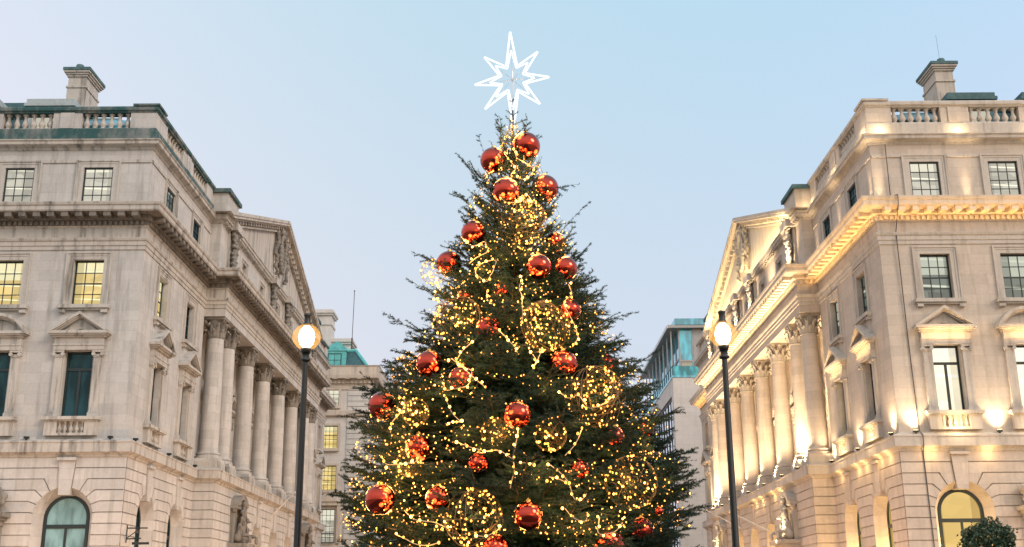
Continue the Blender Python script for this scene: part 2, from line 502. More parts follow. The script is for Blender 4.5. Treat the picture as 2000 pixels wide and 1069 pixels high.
def arch_window():
    f = MB(); N = 20; r0, r1 = AR2, AR2-.13
    m = lambda a, b, d: (a, d, b)
    def P(r, i): return (r*math.cos(math.pi*i/N), AZC+r*math.sin(math.pi*i/N))
    for i in range(N): f.prism([P(r0, i), P(r0, i+1), P(r1, i+1), P(r1, i)], m, .44, .54)
    for sg in (-1, 1):
        a, b = sorted((sg*r0, sg*r1)); f.box(a, b, .44, .54, 0.8, AZC)
    f.box(-r1, r1, .45, .53, AZC-.42, AZC-.26)
    f.box(-.05, .05, .46, .52, .9, AZC-.42); f.box(-r1, r1, .45, .53, .8, .95)
    p = MB(); p.poly([(-r0+.02, .50, .85), (r0-.02, .50, .85)]+[(P(r0-.02, i)[0], .50, P(r0-.02, i)[1]) for i in range(N+1)])
    return f, p

def capital_mb(r, h):
    """Corinthian capital: bell, two rings of curling leaves, corner scrolls, abacus"""
    s = MB()
    s.lathe([(r*.98, 0), (r*1.06, h*.03), (r*1.06, h*.07), (r*.92, h*.09), (r*.92, h*.5), (r*1.15, h*.85), (r*1.2, h*.88)], 20)
    def leaf(a, z0, z1, rr, w, curl):
        ca, sa = math.cos(a), math.sin(a)
        prof = [(rr, z0, w), (rr+.05*r, z0+(z1-z0)*.45, w*1.1), (rr+.16*r, z0+(z1-z0)*.8, w*.9), (rr+curl*r*.8, z1, w*.65), (rr+curl*r, z1-.10*h, w*.3)]
        n = len(s.v)
        for q, z, ww in prof:
            for t, b in ((-1, 0), (-.5, .035), (0, .06), (.5, .035), (1, 0)):
                s.v.append(((q+b)*ca-sa*t*ww, (q+b)*sa+ca*t*ww, z))
        for i in range(4):
            for j in range(4): s.f.append((n+i*5+j, n+i*5+j+1, n+i*5+j+6, n+i*5+j+5))
    for i in range(8):
        leaf(2*math.pi*i/8, h*.08, h*.42, r*.98, r*.29, .55)
        leaf(2*math.pi*(i+.5)/8, h*.08, h*.70, r*.96, r*.29, .62)
    for i in range(4):
        a = math.pi/4+i*math.pi/2
        ca, sa = math.cos(a), math.sin(a)
        pts = []
        for t in range(12):
            f = t/11
            if f < .5: q = r*(1.0+.55*f*2); z = h*(.55+.30*f*2)
            else:
                th = (f-.5)*2*1.5*math.pi; rad = .16*r*(1-.5*(f-.5)*2)
                q = r*1.55+rad*math.sin(th); z = h*.85-.16*r+rad*math.cos(th)
            pts.append((q*ca, q*sa, z))
        s.tube(pts, r*.09, 6)
        for da in (-.32, .32):
            b = a+da
            s.tube([(r*1.0*math.cos(b), r*1.0*math.sin(b), h*.5), (r*1.2*math.cos(b), r*1.2*math.sin(b), h*.78), (r*1.32*math.cos(b), r*1.32*math.sin(b), h*.74)], r*.07, 5)
        c = a+math.pi/4
        s.sphere((r*1.2*math.cos(c), r*1.2*math.sin(c), h*.93), r*.16, 8, 6)
    # abacus with hollow sides
    pl = []
    for i in range(4):
        a = math.pi/4+i*math.pi/2
        for q, da in ((1.72, -.07), (1.72, .07), (1.36, .45), (1.30, math.pi/4), (1.36, math.pi/2-.45)):
            pl.append((r*q*math.cos(a+da), r*q*math.sin(a+da)))
    s.prism(pl, lambda a, b, d: (a, b, d), h*.88, h)
    return s

def shaft_mb(r, h):
    s = MB()
    s.box(-r*1.38, r*1.38, -r*1.38, r*1.38, 0, .16)
    pr = [(r*1.34, .16), (r*1.38, .21), (r*1.36, .29), (r*1.2, .31), (r*1.14, .35), (r*1.16, .38), (r*1.25, .40), (r*1.25, .46), (r*1.08, .48), (r*1.02, .55), (r, .62)]
    for i in range(1, 9):
        t = i/8; pr.append((r*(1-.15*t**1.7), .62+(h-.62)*t))
    s.lathe(pr, 28)
    return s

def remeshed(name, parts, mat, voxel=.045):
    """lumpy carving: ellipsoids fused into one surface"""
    mb = MB()
    for c, r, k in parts: mb.sphere(c, r, 12, 8, k)
    me = mb.mesh(name, mat, True)
    return me

def carve(o, voxel=.05, amp=.03, size=.18):
    r = o.modifiers.new('fuse', 'REMESH'); r.mode = 'VOXEL'; r.voxel_size = voxel; r.use_smooth_shade = True
    t = bpy.data.textures.get('chisel') or bpy.data.textures.new('chisel', 'CLOUDS')
    t.noise_scale = size; t.noise_depth = 2
    d = o.modifiers.new('chisel', 'DISPLACE'); d.texture = t; d.strength = amp; d.mid_level = .5; d.texture_coords = 'GLOBAL'
    return o

# figure group on a bracket: local x = width, -y = outwards, z up from the shelf
def figure_parts():
    P = []
    def fig(x, z, h, lean=0., seated=False):
        u = h/7.5
        if not seated:
            for k in range(7):                                     # long robe
                t = k/6
                P.append(((x+lean*t*.3, -.35, z+u*.4+t*u*4.3), u*(.95-.25*t), (1, .85, 1)))
            for k in range(5): P.append(((x+u*(.5-.25*k)*1.1, -.35-u*.55, z+u*(.6+.3*(k % 2))), u*.3, (.6, .6, 2.6)))
            P.append(((x+lean*.3, -.38, z+u*5.2), u*.88, (1.05, .75, 1)))
            for sg in (-1, 1):
                P.append(((x+lean*.3+sg*u*.85, -.38, z+u*5.5), u*.42, (1, 1, 1)))
                P.append(((x+lean*.3+sg*u*1.0, -.45, z+u*4.7), u*.33, (.9, .9, 1.9)))
                P.append(((x+lean*.3+sg*u*.65, -.68, z+u*3.9), u*.28, (1.5, 1.2, .9)))
            P.append(((x+lean*.35, -.40, z+u*6.25), u*.30, (1, 1, 1.3)))
            P.append(((x+lean*.38, -.42, z+u*6.95), u*.50, (.85, .95, 1.15)))
        else:
            P.append(((x, -.35, z+u*1.2), u*1.15, (1.1, .95, 1)))
            for sg in (-.5, .5):
                P.append(((x+sg*u, -.75, z+u*1.9), u*.52, (.8, 1.8, .8))); P.append(((x+sg*u, -1.0, z+u*.9), u*.40, (.9, .9, 2.2)))
            for k in range(4): P.append(((x+lean*.1*k, -.40, z+u*(2.2+.6*k)), u*(.85-.08*k), (1, .8, 1)))
            for sg in (-1, 1): P.append(((x+lean*.3+sg*u*.8, -.5, z+u*3.4), u*.33, (.9, .9, 2.0)))
            P.append(((x+lean*.4, -.45, z+u*5.0), u*.28, (1, 1, 1.2))); P.append(((x+lean*.45, -.48, z+u*5.6), u*.48, (.9, .95, 1.15)))
    fig(0, .0, 2.3); fig(-.78, 0., 1.75, .25, True); fig(.78, 0., 1.75, -.25, True)
    for k in range(9):
        a = math.pi*k/8; P.append(((1.0*math.cos(a), -.12, 1.75+.42*math.sin(a)), .17, (1.2, .9, 1)))
    return P

def drop_parts():
    """carved festoon hanging down a pilaster"""
    rr = random.Random(5); P = []
    for k in range(22):
        z = 2.6-k*.115; w = .26*(1-.6*k/22)+.07
        for q in range(3):
            P.append(((rr.uniform(-w, w), -.10-rr.uniform(0, .12)*(1-k/30), z+rr.uniform(-.05, .05)), rr.uniform(.07, .13), (1, .9, 1)))
    for sg in (-1, 1):
        for k in range(7):
            a = k/6*4.2; P.append(((sg*(.26+.12*math.cos(a)), -.16, 2.62+.14*math.sin(a)), .075, (1, 1.3, 1)))
    return P

def cartouche_parts():
    """oval shield with scrolls, crown and wreaths at the heart of the pediment"""
    rr = random.Random(9); P = []
    P.append(((0, -.10, 1.75), .80, (.72, .22, 1.28)))
    for k in range(26):
        a = 2*math.pi*k/26; P.append(((.68*math.cos(a), -.24, 1.75+1.12*math.sin(a)), .13, (1, 1, 1)))
    for k in range(9): P.append((((k-4)*.13, -.25, 3.05+.12*math.cos((k-4)*.5)), .14, (.8, 1, 1.2)))
    for k in range(5): P.append((((k-2)*.22, -.25, 3.32), .11, (.7, .8, 1.2)))
    for sg in (-1, 1):
        for k in range(26):
            t = k/25; P.append(((sg*(.95+.55*math.sin(t*2.8)+rr.uniform(-.1, .1)), -.14-rr.uniform(0, .12), 2.75-t*2.5), rr.uniform(.09, .17), (1, .8, 1)))
        for k in range(10):
            a = k/9*5; P.append(((sg*(1.25+.26*math.cos(a)), -.20, 2.62+.26*math.sin(a)), .10, (1, 1.1, 1)))
    return P

def scroll_parts():
    rr = random.Random(3); P = []
    for k in range(70):
        x = rr.uniform(-1.1, 1.1); z = rr.uniform(0, 1.1)*(1-abs(x)*.45); P.append(((x, -.12-rr.uniform(0, .18), z+.1), rr.uniform(.07, .15), (1, 1, 1)))
    for sg in (-1, 1):
        for k in range(14):
            a = k/13*7; q = .34*(1-k/20); P.append(((sg*(.62+q*math.cos(a)), -.30, .52+q*math.sin(a)), .085, (1, 1.2, 1)))
    P.append(((0, -.22, .75), .30, (.8, .6, 1.3)))
    return P

# ------------------------------------------------------------------ the twin stone buildings
WP, FY = 16.4, 48.0                 # street side plane, front plane
PY0, PY1, PP = 58.3, 88.3, 15.3     # portico extent and plane
EY = 98.0
FRONT_C = [18.80, 22.38, 25.96, 29.54]
SIDE_C = [51.1, 55.7]; FAR_C = [90.9, 95.5]
COLS = [59.0, 61.45, 66.2, 70.9, 75.7, 80.4, 85.15, 87.6]
PORT_C = [63.85, 68.55, 73.3, 78.05, 82.75]
PATH_A = [(34, FY), (WP, FY), (WP, PY0), (PP, PY0), (PP, PY1), (WP, PY1), (WP, EY), (34, EY)]
PATH_B = [(34, FY), (WP, FY), (WP, PY0), (15.8, PY0), (15.8, PY1), (WP, PY1), (WP, EY), (34, EY)]
_cache = {}
def cached(key, fn):
    if key not in _cache: _cache[key] = fn()
    return _cache[key]

def build_palace(sgn, label):
    L = sgn < 0
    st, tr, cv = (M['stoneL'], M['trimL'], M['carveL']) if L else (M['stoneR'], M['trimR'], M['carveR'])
    sfx = 'L' if L else 'R'
    org = (sgn*WP, FY, 0)
    root = empty('stone_building', org); tag(root, label, 'building')
    def part(name, mb, mat, parent=None, smooth=False, angle=None):
        o = put(name, mb.mesh(name, mat, smooth, sgn, org), parent or root)
        if angle: smooth_by_angle(o, angle)
        return o
    def rel(p, y, z): return (sgn*p-org[0], y-org[1], z)
    side_rot = R(90) if L else R(-90)

    # --- walls
    w = MB(); front = Fm(FY); side = Sm(WP); port = Sm(PP)
    rustic(w, front, WP-.07, 20.6, 18.80); rustic(w, front, 20.6, 24.17); rustic(w, front, 24.17, 27.75, 25.96); rustic(w, front, 27.75, 34, 29.54)
    rustic(w, side, FY, 53.4, 51.1); rustic(w, side, 53.4, PY0, 55.7)
    rustic(w, Fm(PY0), PP-.07, WP)
    rustic(w, port, PY0, 66.2); rustic(w, port, 66.2, 70.9, 68.55); rustic(w, port, 70.9, 75.7, 73.3); rustic(w, port, 75.7, 80.4, 78.05); rustic(w, port, 80.4, PY1)
    rustic(w, side, PY1, 93.2, 90.9); rustic(w, side, 93.2, EY, 95.5)
    hf = []; hs = []; hw = []
    for c in FRONT_C: hf += [(c-.67, c+.67, 19.2, 21.0), (c-.67, c+.67, 14.5, 16.62), (c-.61, c+.61, 9.55, 12.45)]
    for c in SIDE_C: hs += [(c-.67, c+.67, 19.2, 21.0), (c-.67, c+.67, 14.5, 16.55), (c-.61, c+.61, 9.55, 12.40)]
    for c in FAR_C: hw += [(c-.67, c+.67, 19.2, 21.0), (c-.67, c+.67, 14.5, 16.55), (c-.61, c+.61, 9.55, 12.40)]
    wall_holes(w, front, WP, 34, 7.86, 22.2, hf)
    wall_holes(w, side, FY, PY0, 7.86, 22.2, hs); wall_holes(w, side, PY1, EY, 7.86, 22.2, hw)
    back = Sm(17.5)
    hb = []
    for c in PORT_C: hb += [(c-.61, c+.61, 9.55, 12.45), (c-.62, c+.62, 14.5, 16.2)]
    wall_holes(w, back, PY0, PY1, 8.3, 16.7, hb)
    w.poly([(WP, PY0, 8.3), (17.5, PY0, 8.3), (17.5, PY0, 16.7), (WP, PY0, 16.7)]); w.poly([(WP, PY1, 8.3), (17.5, PY1, 8.3), (17.5, PY1, 16.7), (WP, PY1, 16.7)])
    w.box(PP-.02, 17.49, PY0+.01, PY1-.01, 8.0, 8.52)                 # portico floor
    w.box(PP, 17.49, PY0, PY1, 16.62, 19.0)                           # portico beam and ceiling
    ha = [(c-.5, c+.5, 19.75, 21.15) for c in PORT_C]
    wall_holes(w, Sm(15.8), PY0, PY1, 19.0, 22.3, ha, .3)
    w.poly([(15.8, PY0, 19.), (WP, PY0, 19.), (WP, PY0, 22.3), (15.8, PY0, 22.3)]); w.poly([(15.8, PY1, 19.), (WP, PY1, 19.), (WP, PY1, 22.3), (15.8, PY1, 22.3)])
    w.poly([(34, EY, 0), (WP, EY, 0), (WP, EY, 22.2), (34, EY, 22.2)])
    w.poly([(34, FY, 0), (34, EY, 0), (34, EY, 24), (34, FY, 24)])
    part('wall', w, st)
    # pilasters on the back wall and at the attic
    for c in COLS: part('pilaster', MB().box(17.3, 17.5, c-.42, c+.42, 8.52, 16.6), tr)
    for c in (60.2, 70.9, 75.7, 86.4): part('pilaster', MB().box(15.66, 15.8, c-.55, c+.55, 19.0, 21.95), tr)

    # --- string course above the rusticated storey
    s = MB()
    sweep(s, PATH_A, [(0.0, 7.80), (.12, 7.86), (.14, 7.93), (.24, 8.0), (.33, 8.04), (.33, 8.42), (.36, 8.44), (.36, 8.50), (.30, 8.53), (-.05, 8.66)])
    part('string_course', s, tr)
    # --- entablature with dentils and modillions
    e = MB()
    sweep(e, PATH_A, [(0., 17.02), (.05, 17.05), (.05, 17.22), (.09, 17.24), (.09, 17.42), (.14, 17.46), (.17, 17.55), (.17, 17.58), (.02, 17.62), (.02, 18.06), (.08, 18.12), (.10, 18.16)])
    sweep(e, PATH_A, [(.74, 18.645), (.74, 18.66), (.78, 18.70), (.78, 18.88), (.83, 18.92), (.86, 19.02), (.86, 19.06), (-.02, 19.22)])
    part('main_cornice', e, tr); e = MB()
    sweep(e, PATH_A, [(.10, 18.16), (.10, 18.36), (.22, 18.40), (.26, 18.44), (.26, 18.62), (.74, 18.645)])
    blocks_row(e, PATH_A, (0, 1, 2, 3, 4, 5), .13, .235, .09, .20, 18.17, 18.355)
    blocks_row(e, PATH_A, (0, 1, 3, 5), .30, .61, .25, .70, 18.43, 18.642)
    part('cornice_soffit', e, M['soot_shadow'] if L else tr)  # left underside: sooty stone with shadow tone put into its colour
    # --- attic band, upper cornice
    for a, b in ((16.4, 17.84), (19.78, 21.42), (23.36, 25.0), (26.94, 28.58)):
        part('attic_band', MB().box(a+.03, b, FY-.05, FY, 21.22, 21.36), tr)
    for a, b in ((48.03, 50.1), (52.08, 54.72), (56.68, 58.25), (88.4, 89.9), (91.9, 94.5), (96.5, 98)): part('attic_band', MB().box(WP-.05, WP, a, b, 21.22, 21.36), tr)
    c = MB()
    sweep(c, PATH_B, [(0., 21.82), (.05, 21.86), (.08, 21.94), (.18, 22.0), (.30, 22.03), (.32, 22.06), (.32, 22.17), (.38, 22.22), (.38, 22.26), (-.1, 22.34)])
    blocks_row(c, PATH_B, (3,), .16, .34, .05, .26, 21.88, 22.02)
    for q in (60.2, 70.9, 75.7, 86.4): c.box(15.22, 15.8, q-.72, q+.72, 21.86, 22.30)
    part('upper_cornice', c, tr)
    # --- parapet
    pb = MB()
    pth = [(34, FY), (WP, FY), (WP, PY0)]
    sweep(pb, pth, [(.10, 22.28), (.10, 22.86), (.04, 22.93), (-.5, 22.93)])
    part('parapet_base', pb, M['mossL'] if L else tr); pb = MB()
    sweep(pb, [(WP, PY1), (WP, EY), (34, EY)], [(.10, 22.28), (.10, 22.86), (.04, 22.93), (-.5, 22.93)])
    part('parapet_base', pb, M['mossL'] if L else tr)
    pp = None
    fb = [(17.56, 19.82), (21.14, 23.46), (24.74, 26.98), (28.32, 30.56)]
    sb = [(49.75, 52.45), (54.3, 57.0)]; wb = [(89.6, 92.3), (94.2, 96.9)]
    def piers(m, ends, bays, inner=.0):
        a = ends[0]
        for b0, b1 in bays+[(ends[1], None)]:
            pp = MB().prism([(a, 22.93), (b0, 22.93), (b0, 23.70), (a, 23.70)], m, -.42, .02)
            if bays[0][0] < a and b1 is not None:
                mid = (a+b0)/2; pp.prism([(mid-.32, 22.93), (mid+.32, 22.93), (mid+.32, 23.70), (mid-.32, 23.70)], m, 0.019, .07)
            part('parapet_pier', pp, st)
            if b1 is not None: a = b1
    piers(front, (WP-.02, 34), fb); piers(side, (FY+.423, PY0), sb); piers(side, (PY1, EY), wb)
    for path in ([(34, FY), (WP, FY), (WP, PY0)], [(WP, PY1), (WP, EY), (34, EY)]):
        cop = MB(); sweep(cop, path, [(-.42, 23.70), (.04, 23.70), (.06, 23.76), (.13, 23.80), (.13, 23.93), (.10, 23.99), (-.48, 23.99), (-.48, 23.70)])
        part('coping', cop, M['mossL'] if L else tr)
    part('corner_cap', MB().box(16.22, 17.45, FY-.18, FY+1.1, 23.993, 24.09), M['mossL'] if L else tr)
    bal_me = cached('bal'+sfx, lambda: MB().lathe(baluster_prof(.77, .155), 10).mesh('baluster', tr, True))
    for bays, m, on in ((fb, front, True), (sb, side, False), (wb, side, False)):
        for b0, b1 in bays:
            rail = MB(); rail.prism([(b0+.01, 22.932), (b1-.01, 22.932), (b1-.01, 22.965), (b0+.01, 22.965)], m, -.36, -.02)
            r_ = part('balustrade', rail, tr)
            n = 6 if on else 7
            for i in range(n):
                uu = b0+(b1-b0)*(i+.5)/n; q = m(uu, 22.935, -.19); put('baluster', bal_me, r_, rel(*q))
    # --- roof: low lead slopes behind the parapet, dormers, chimney
    rf = MB()
    rf.poly([(17.6, 49.2, 22.95), (34, 49.2, 22.95), (34, 50.6, 24.62), (19.0, 50.6, 24.62)]); rf.poly([(17.6, 49.2, 22.95), (19.0, 50.6, 24.62), (19.0, 58.2, 24.62), (17.6, 58.2, 22.95)])
    rf.poly([(19.0, 50.6, 24.62), (34, 50.6, 24.62), (34, 97, 24.62), (19.0, 97, 24.62)])
    rf.poly([(17.6, 88.4, 22.95), (17.6, 97, 22.95), (19., 97, 24.62), (19., 88.4, 24.62)])
    rf.poly([(17.71, 49.2, 22.935), (34, 49.2, 22.935), (34, 48.45, 22.935), (17.71, 48.45, 22.935)])
    rf.poly([(16.8, 48.4, 22.931), (17.7, 48.4, 22.931), (17.7, 58.2, 22.931), (16.8, 58.2, 22.931)])
    rf.box(20.35, 34, 50.5, 50.7, 24.60, 24.72)
    roof = part('roof', rf, M['lead'])
    for x0, x1 in ((20.85, 22.95), (24.4, 26.6)):
        d = MB()
        d.box(x0, x1, 49.25, 51.3, 22.95, 24.62); d.box(x0-.16, x1+.16, 49.1, 51.38, 24.622, 24.78); d.box(x0-.08, x1+.08, 49.17, 51.34, 24.782, 25.0)
        part('dormer', d, M['lead'] if not L else cached('palelead', lambda: plain('pale_lead', (.34, .39, .39), .5)), roof)
    for x0, x1 in ((21.3, 22.7), (24.7, 26.4)): part('dormer_window', MB().poly([(x0, 49.243, 23.0), (x1, 49.243, 23.0), (x1, 49.243, 24.2), (x0, 49.243, 24.2)]), M['litcream'], roof)
    dg2 = MB(); dg2.poly([(17.7, 49.10, 22.95), (20.2, 49.10, 22.95), (20.2, 49.15, 23.85), (17.7, 49.15, 23.85)])
    part('rooflight', dg2, cached('rooflightmat'+sfx, lambda: darkglass('blue_rooflight'+sfx, (.012, .14, .20) if L else (.006, .03, .035), .15)), roof)
    ch = MB()
    ch.box(21.22, 22.14, 51.4, 53.15, 23.0, 26.65); ch.box(21.17, 22.19, 51.35, 53.2, 26.652, 26.75); ch.box(21.24, 22.12, 51.42, 53.13, 26.752, 27.25)
    for i, (o, z) in enumerate(((.05, 27.252), (.11, 27.352), (.18, 27.452))): ch.box(21.22-o, 22.14+o, 51.4-o, 53.15+o, z, z+.098)
    for q0, q1, z0, z1 in ((21.40, 21.96, 25.2, 26.1),): ch.box(q0, q1, 51.37, 51.4, z0, z1); ch.box(q0+.1, q1-.1, 51.352, 51.37, z0+.12, z1-.12)
    ch.box(21.19, 21.22, 51.8, 52.75, 25.2, 26.1)
    chim = part('chimney', ch, tr)
    cc = MB(); cc.box(21.0, 22.36, 51.18, 53.37, 27.552, 27.70)
    for q in (51.6, 52.25, 52.9): cc.lathe([(.20, 0), (.22, .12), (.18, .28), (.02, .29)], 10, (21.68, q, 27.70))
    part('chimney_cap', cc, M['lead'], chim)
    if not L:
        part('aerial', MB().tube([(21.6, 51.5, 27.6), (21.55, 51.5, 29.3)], .007, 5), M['cable'], chim)
    else:
        rl = MB()
        for x in (22.85, 23.6): rl.tube([(x, 49.4, 23.9), (x, 49.4, 24.75)], .02, 5)
        rl.tube([(22.6, 49.4, 24.35), (23.0, 49.4, 24.95), (23.4, 49.4, 24.35)], .02, 5)
        rl.box(23.3, 26, 51.5, 52.5, 24.6, 25.9)
        part('roof_railing', rl, M['slate'], roof)

    # --- windows
    def win(kind, c, z, on_front, pane_mat, plane=WP, fplane=FY, curved=False, w_=None, h_=None):
        dims = {'attic': (1.34, 1.8, 3, 4, None), 'second': (1.34, 2.1, 3, 4, 2)}.get(kind)
        if kind in ('attic', 'second', 'small', 'upper'):
            ww, hh, cc_, rr_, rl_ = dims or {'small': (1.0, 1.4, 2, 3, None), 'upper': (1.24, 1.7, 3, 3, None)}[kind]
            f, p = grid_window(ww, hh, cc_, rr_, rl_, .07 if kind == 'attic' else .24); sur = architrave(ww, hh, .34 if kind != 'small' else .2)
        elif kind == 'tall':
            ww, hh = 1.22, 2.9; f, p = casement(ww, hh, 2.12); sur = pedimented(ww, hh, curved)
        elif kind == 'arch':
            f, p = arch_window(); sur = None
        me = cached(('f', kind), lambda: f.mesh('window', M['frame']))
        loc = rel(c, fplane, z) if on_front else rel(plane, c, z)
        o = put('window', me, root, loc, 0 if on_front else side_rot)
        put('pane', cached(('p', kind, pane_mat.name), lambda: p.mesh('pane', pane_mat)), o)
        if sur: put('surround', cached(('s', kind, curved, sfx), lambda: sur.mesh('surround', tr)), o)
        if kind in ('second', 'upper'): put('sill', cached(('sill', kind, sfx), lambda: sill_mb(ww).mesh('sill', tr)), o)
        if kind == 'tall': put('window_apron', cached(('apron', sfx), lambda: apron(ww).mesh('window_apron', tr)), o)
        return o
    G = M['glassdark']
    for i, cen in enumerate(FRONT_C):
        win('attic', cen, 19.2, True, M['litcream'])
        win('second', cen, 14.5, True, M['lityellow'] if L else M['litdim'])
        win('tall', cen, 9.55, True, G if L else M['litwhite'], curved=i % 2 == 1)
        if i != 1: win('arch', cen, 0, True, M['glassarch'] if L else M['litgold'])
    for i, cen in enumerate(SIDE_C+FAR_C):
        win('attic', cen, 19.2, False, G if (not L or i) else M['litdim'])
        win('second', cen, 14.5, False, M['lityellow'] if (L and i == 0) else (G if L else M['litdim']))
        win('tall', cen, 9.55, False, G if (L or i == 0) else M['lityellow'])
        win('arch', cen, 0, False, G if L else M['litgold'])
    for i, cen in enumerate(PORT_C):
        win('tall', cen, 9.55, False, G if i % 2 else M['litdim'], plane=17.5, curved=(i % 2 == 0))
        win('upper', cen, 14.5, False, G, plane=17.5)
        win('small', cen, 19.75, False, G, plane=15.8)
    for cen in PORT_C[1:4]: win('arch', cen, 0, False, G if L else M['litgold'], plane=PP)

    # --- columns
    r = .50; zb = 8.95; zc = 15.48
    sh = cached('shaft'+sfx, lambda: shaft_mb(r, zc-zb).mesh('column', st))
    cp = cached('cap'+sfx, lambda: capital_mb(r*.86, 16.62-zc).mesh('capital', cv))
    for i, q in enumerate(COLS):
        o = put('column', sh, root, rel(15.88, q, zb))
        if i == 0: smooth_by_angle(o, 50)
        k = put('capital', cp, o, (0, 0, zc-zb))
        if i == 0: smooth_by_angle(k, 50)
        put('pedestal', cached('ped'+sfx, lambda: MB().box(-.74, .74, -.74, .74, -.42, 0).mesh('pedestal', tr)), o)

    # --- pediment
    pd = MB(); mid = (PY0+PY1)/2; hw_ = (PY1-PY0)/2+.35; zb_, rise = 22.32, 4.75; k = rise/hw_
    sm = Sm(15.8)
    pd.poly([(15.85, mid-hw_+.4, zb_), (15.85, mid+hw_-.4, zb_), (15.85, mid, zb_+rise-.1)])
    for t0, t1, d in ((-.10, .10, .62), (.10, .26, .56), (.26, .36, .34), (.60, .72, .16)):
        for sg in (-1, 1):
            y_ = lambda t: mid+sg*(hw_-t/k)
            pd.prism([(y_(t0), zb_), (mid, zb_+rise-t0), (mid, zb_+rise-t1), (y_(t1), zb_)], sm, -.3, d)
    for sg in (-1, 1):                     # modillions below the raking cornice
        n = 24
        for i in range(1, n):
            f = i/n; yy = mid+sg*hw_*(1-f); zz = zb_+rise*f-.36
            if zz-.22 < zb_+.1: continue
            pd.prism([(yy-.14, zz-.14*k*-sg*-1-.22), (yy+.14, zz+.14*k*-sg-.22), (yy+.14, zz+.14*k*-sg), (yy-.14, zz-.14*k*-sg)], sm, -.05, .30)
    ped = part('pediment', pd, tr)
    rb = MB()
    for sg in (-1, 1):
        rb.poly([(15.3, mid+sg*hw_, zb_+.06), (24, mid+sg*hw_, zb_+.06), (24, mid, zb_+rise+.12), (15.3, mid, zb_+rise+.12)])
    part('pediment_roof', rb, M['lead'], ped)
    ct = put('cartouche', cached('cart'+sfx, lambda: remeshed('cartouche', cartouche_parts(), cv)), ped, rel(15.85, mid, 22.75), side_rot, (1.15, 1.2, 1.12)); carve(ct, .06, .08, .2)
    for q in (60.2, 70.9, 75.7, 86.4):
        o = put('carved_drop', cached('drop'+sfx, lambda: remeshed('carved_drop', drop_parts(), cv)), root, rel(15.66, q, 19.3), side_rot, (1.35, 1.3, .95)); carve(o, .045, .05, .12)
    for a, b in ((PY0-.05, 60.7), (PY1-2.4, PY1+.05)):
        blk = part('corner_block', MB().box(15.55, 17.2, a, b, 22.34, 23.6), st)
        part('coping', MB().box(15.4, 17.35, a-.15, b+.15, 23.6, 23.82), M['mossL'] if L else M['lead'], blk)

    # --- sculpture groups on brackets and doorcase on the front
    for q in (62.9, 83.7):
        sb_ = MB()
        for z0, z1, o_ in ((4.35, 4.6, .55), (4.6, 4.82, .85), (4.82, 5.02, 1.15)): sb_.box(PP-o_, PP, q-.95-o_*.35, q+.95+o_*.35, z0, z1)
        sb_.box(PP-.32, PP, q-1.05, q-.62, 5.02, 6.85); sb_.box(PP-.32, PP, q+.62, q+1.05, 5.02, 6.85)
        sb_.box(PP-.45, PP, q-1.18, q+1.18, 6.85, 7.02)
        for z0, z1, o_ in ((3.3, 3.8, .3), (3.8, 4.35, .42)): sb_.box(PP-o_, PP, q-.7, q+.7, z0, z1)
        N = 10
        for i in range(N):
            a0, a1 = math.pi*i/N, math.pi*(i+1)/N
            sb_.prism([(q+1.1*math.cos(a0), 7.02+.62*math.sin(a0)), (q+1.1*math.cos(a1), 7.02+.62*math.sin(a1)), (q+.75*math.cos(a1), 7.02+.36*math.sin(a1)), (q+.75*math.cos(a0), 7.02+.36*math.sin(a0))], port, 0, .55)
        b_ = part('sculpture_bracket', sb_, cv)
        f_ = put('figure_group', cached('fig'+sfx, lambda: remeshed('figure_group', figure_parts(), M['soot_shadow'] if L else cv)), b_, rel(PP-.15, q, 5.02), side_rot); carve(f_, .04, .05, .14)
    dc = MB()
    cx = FRONT_C[1]
    dc.box(cx-1.15, cx-.75, FY-.35, FY-.07, 0, 5.0); dc.box(cx+.75, cx+1.15, FY-.35, FY-.07, 0, 5.0)
    dc.box(cx-1.2, cx+1.2, FY-.38, FY-.07, 5.0, 5.35); dc.box(cx-1.45, cx+1.45, FY-.75, FY-.07, 5.35, 5.52); dc.box(cx-1.3, cx+1.3, FY-.55, FY-.07, 5.22, 5.35)
    dr = part('doorcase', dc, cv)
    s_ = put('carved_scrolls', cached('scr'+sfx, lambda: remeshed('carved_scrolls', scroll_parts(), cv)), dr, rel(cx, FY-.12, 5.5), 0, (1.15, 1.3, 1.2)); carve(s_, .045, .05, .13)
    dd = MB(); dd.box(cx-.75, cx+.75, FY-.12, FY-.08, 0, 5.0); part('door', dd, M['frame'], dr)

    # --- flagpoles
    if L: fl = [((15.2, 70.6, 6.75), (13.4, 70.2, 8.5))]
    else: fl = [((15.2, 68.9, 5.92), (13.2, 70.4, 7.16)), ((15.2, 77.2, 6.6), (13.2, 78.8, 7.95))]
    for a, b in fl:
        o = part('flagpole', MB().tube([a, b], [.05, .028], 8).sphere(b, .06, 8, 6), M['white'])
    # --- small floodlights
    spots = [(17.05, FY-.20, 8.62), (20.6, FY-.20, 8.62), (24.2, FY-.20, 8.62)] + [(16.20, y, 8.62) for y in (48.5, 53.4, 57.9)]
    fx = MB().box(-.10, .10, -.07, .07, 0, .09).box(-.03, .03, -.03, .03, -.08, 0).mesh('floodlight', M['black'])
    ln = None if L else MB().box(-.085, .085, -.055, .055, .092, .1).mesh('lens', M['led'])
    if not L:
        spots += [(15.0, (a+b)/2, 8.56) for a, b in zip(COLS, COLS[1:])]+[(16.05, 90.0, 8.62), (16.05, 93.2, 8.62)]
        spots += [(16.65, FY-.13, 19.2), (20.6, FY-.13, 19.2), (24.2, FY-.13, 19.2), (16.27, 48.35, 19.2), (16.27, 53.4, 19.2), (16.27, 57.7, 19.2)]
    for p_ in spots:
        o = put('floodlight', fx, root, rel(*p_))
        if ln: put('lens', ln, o)
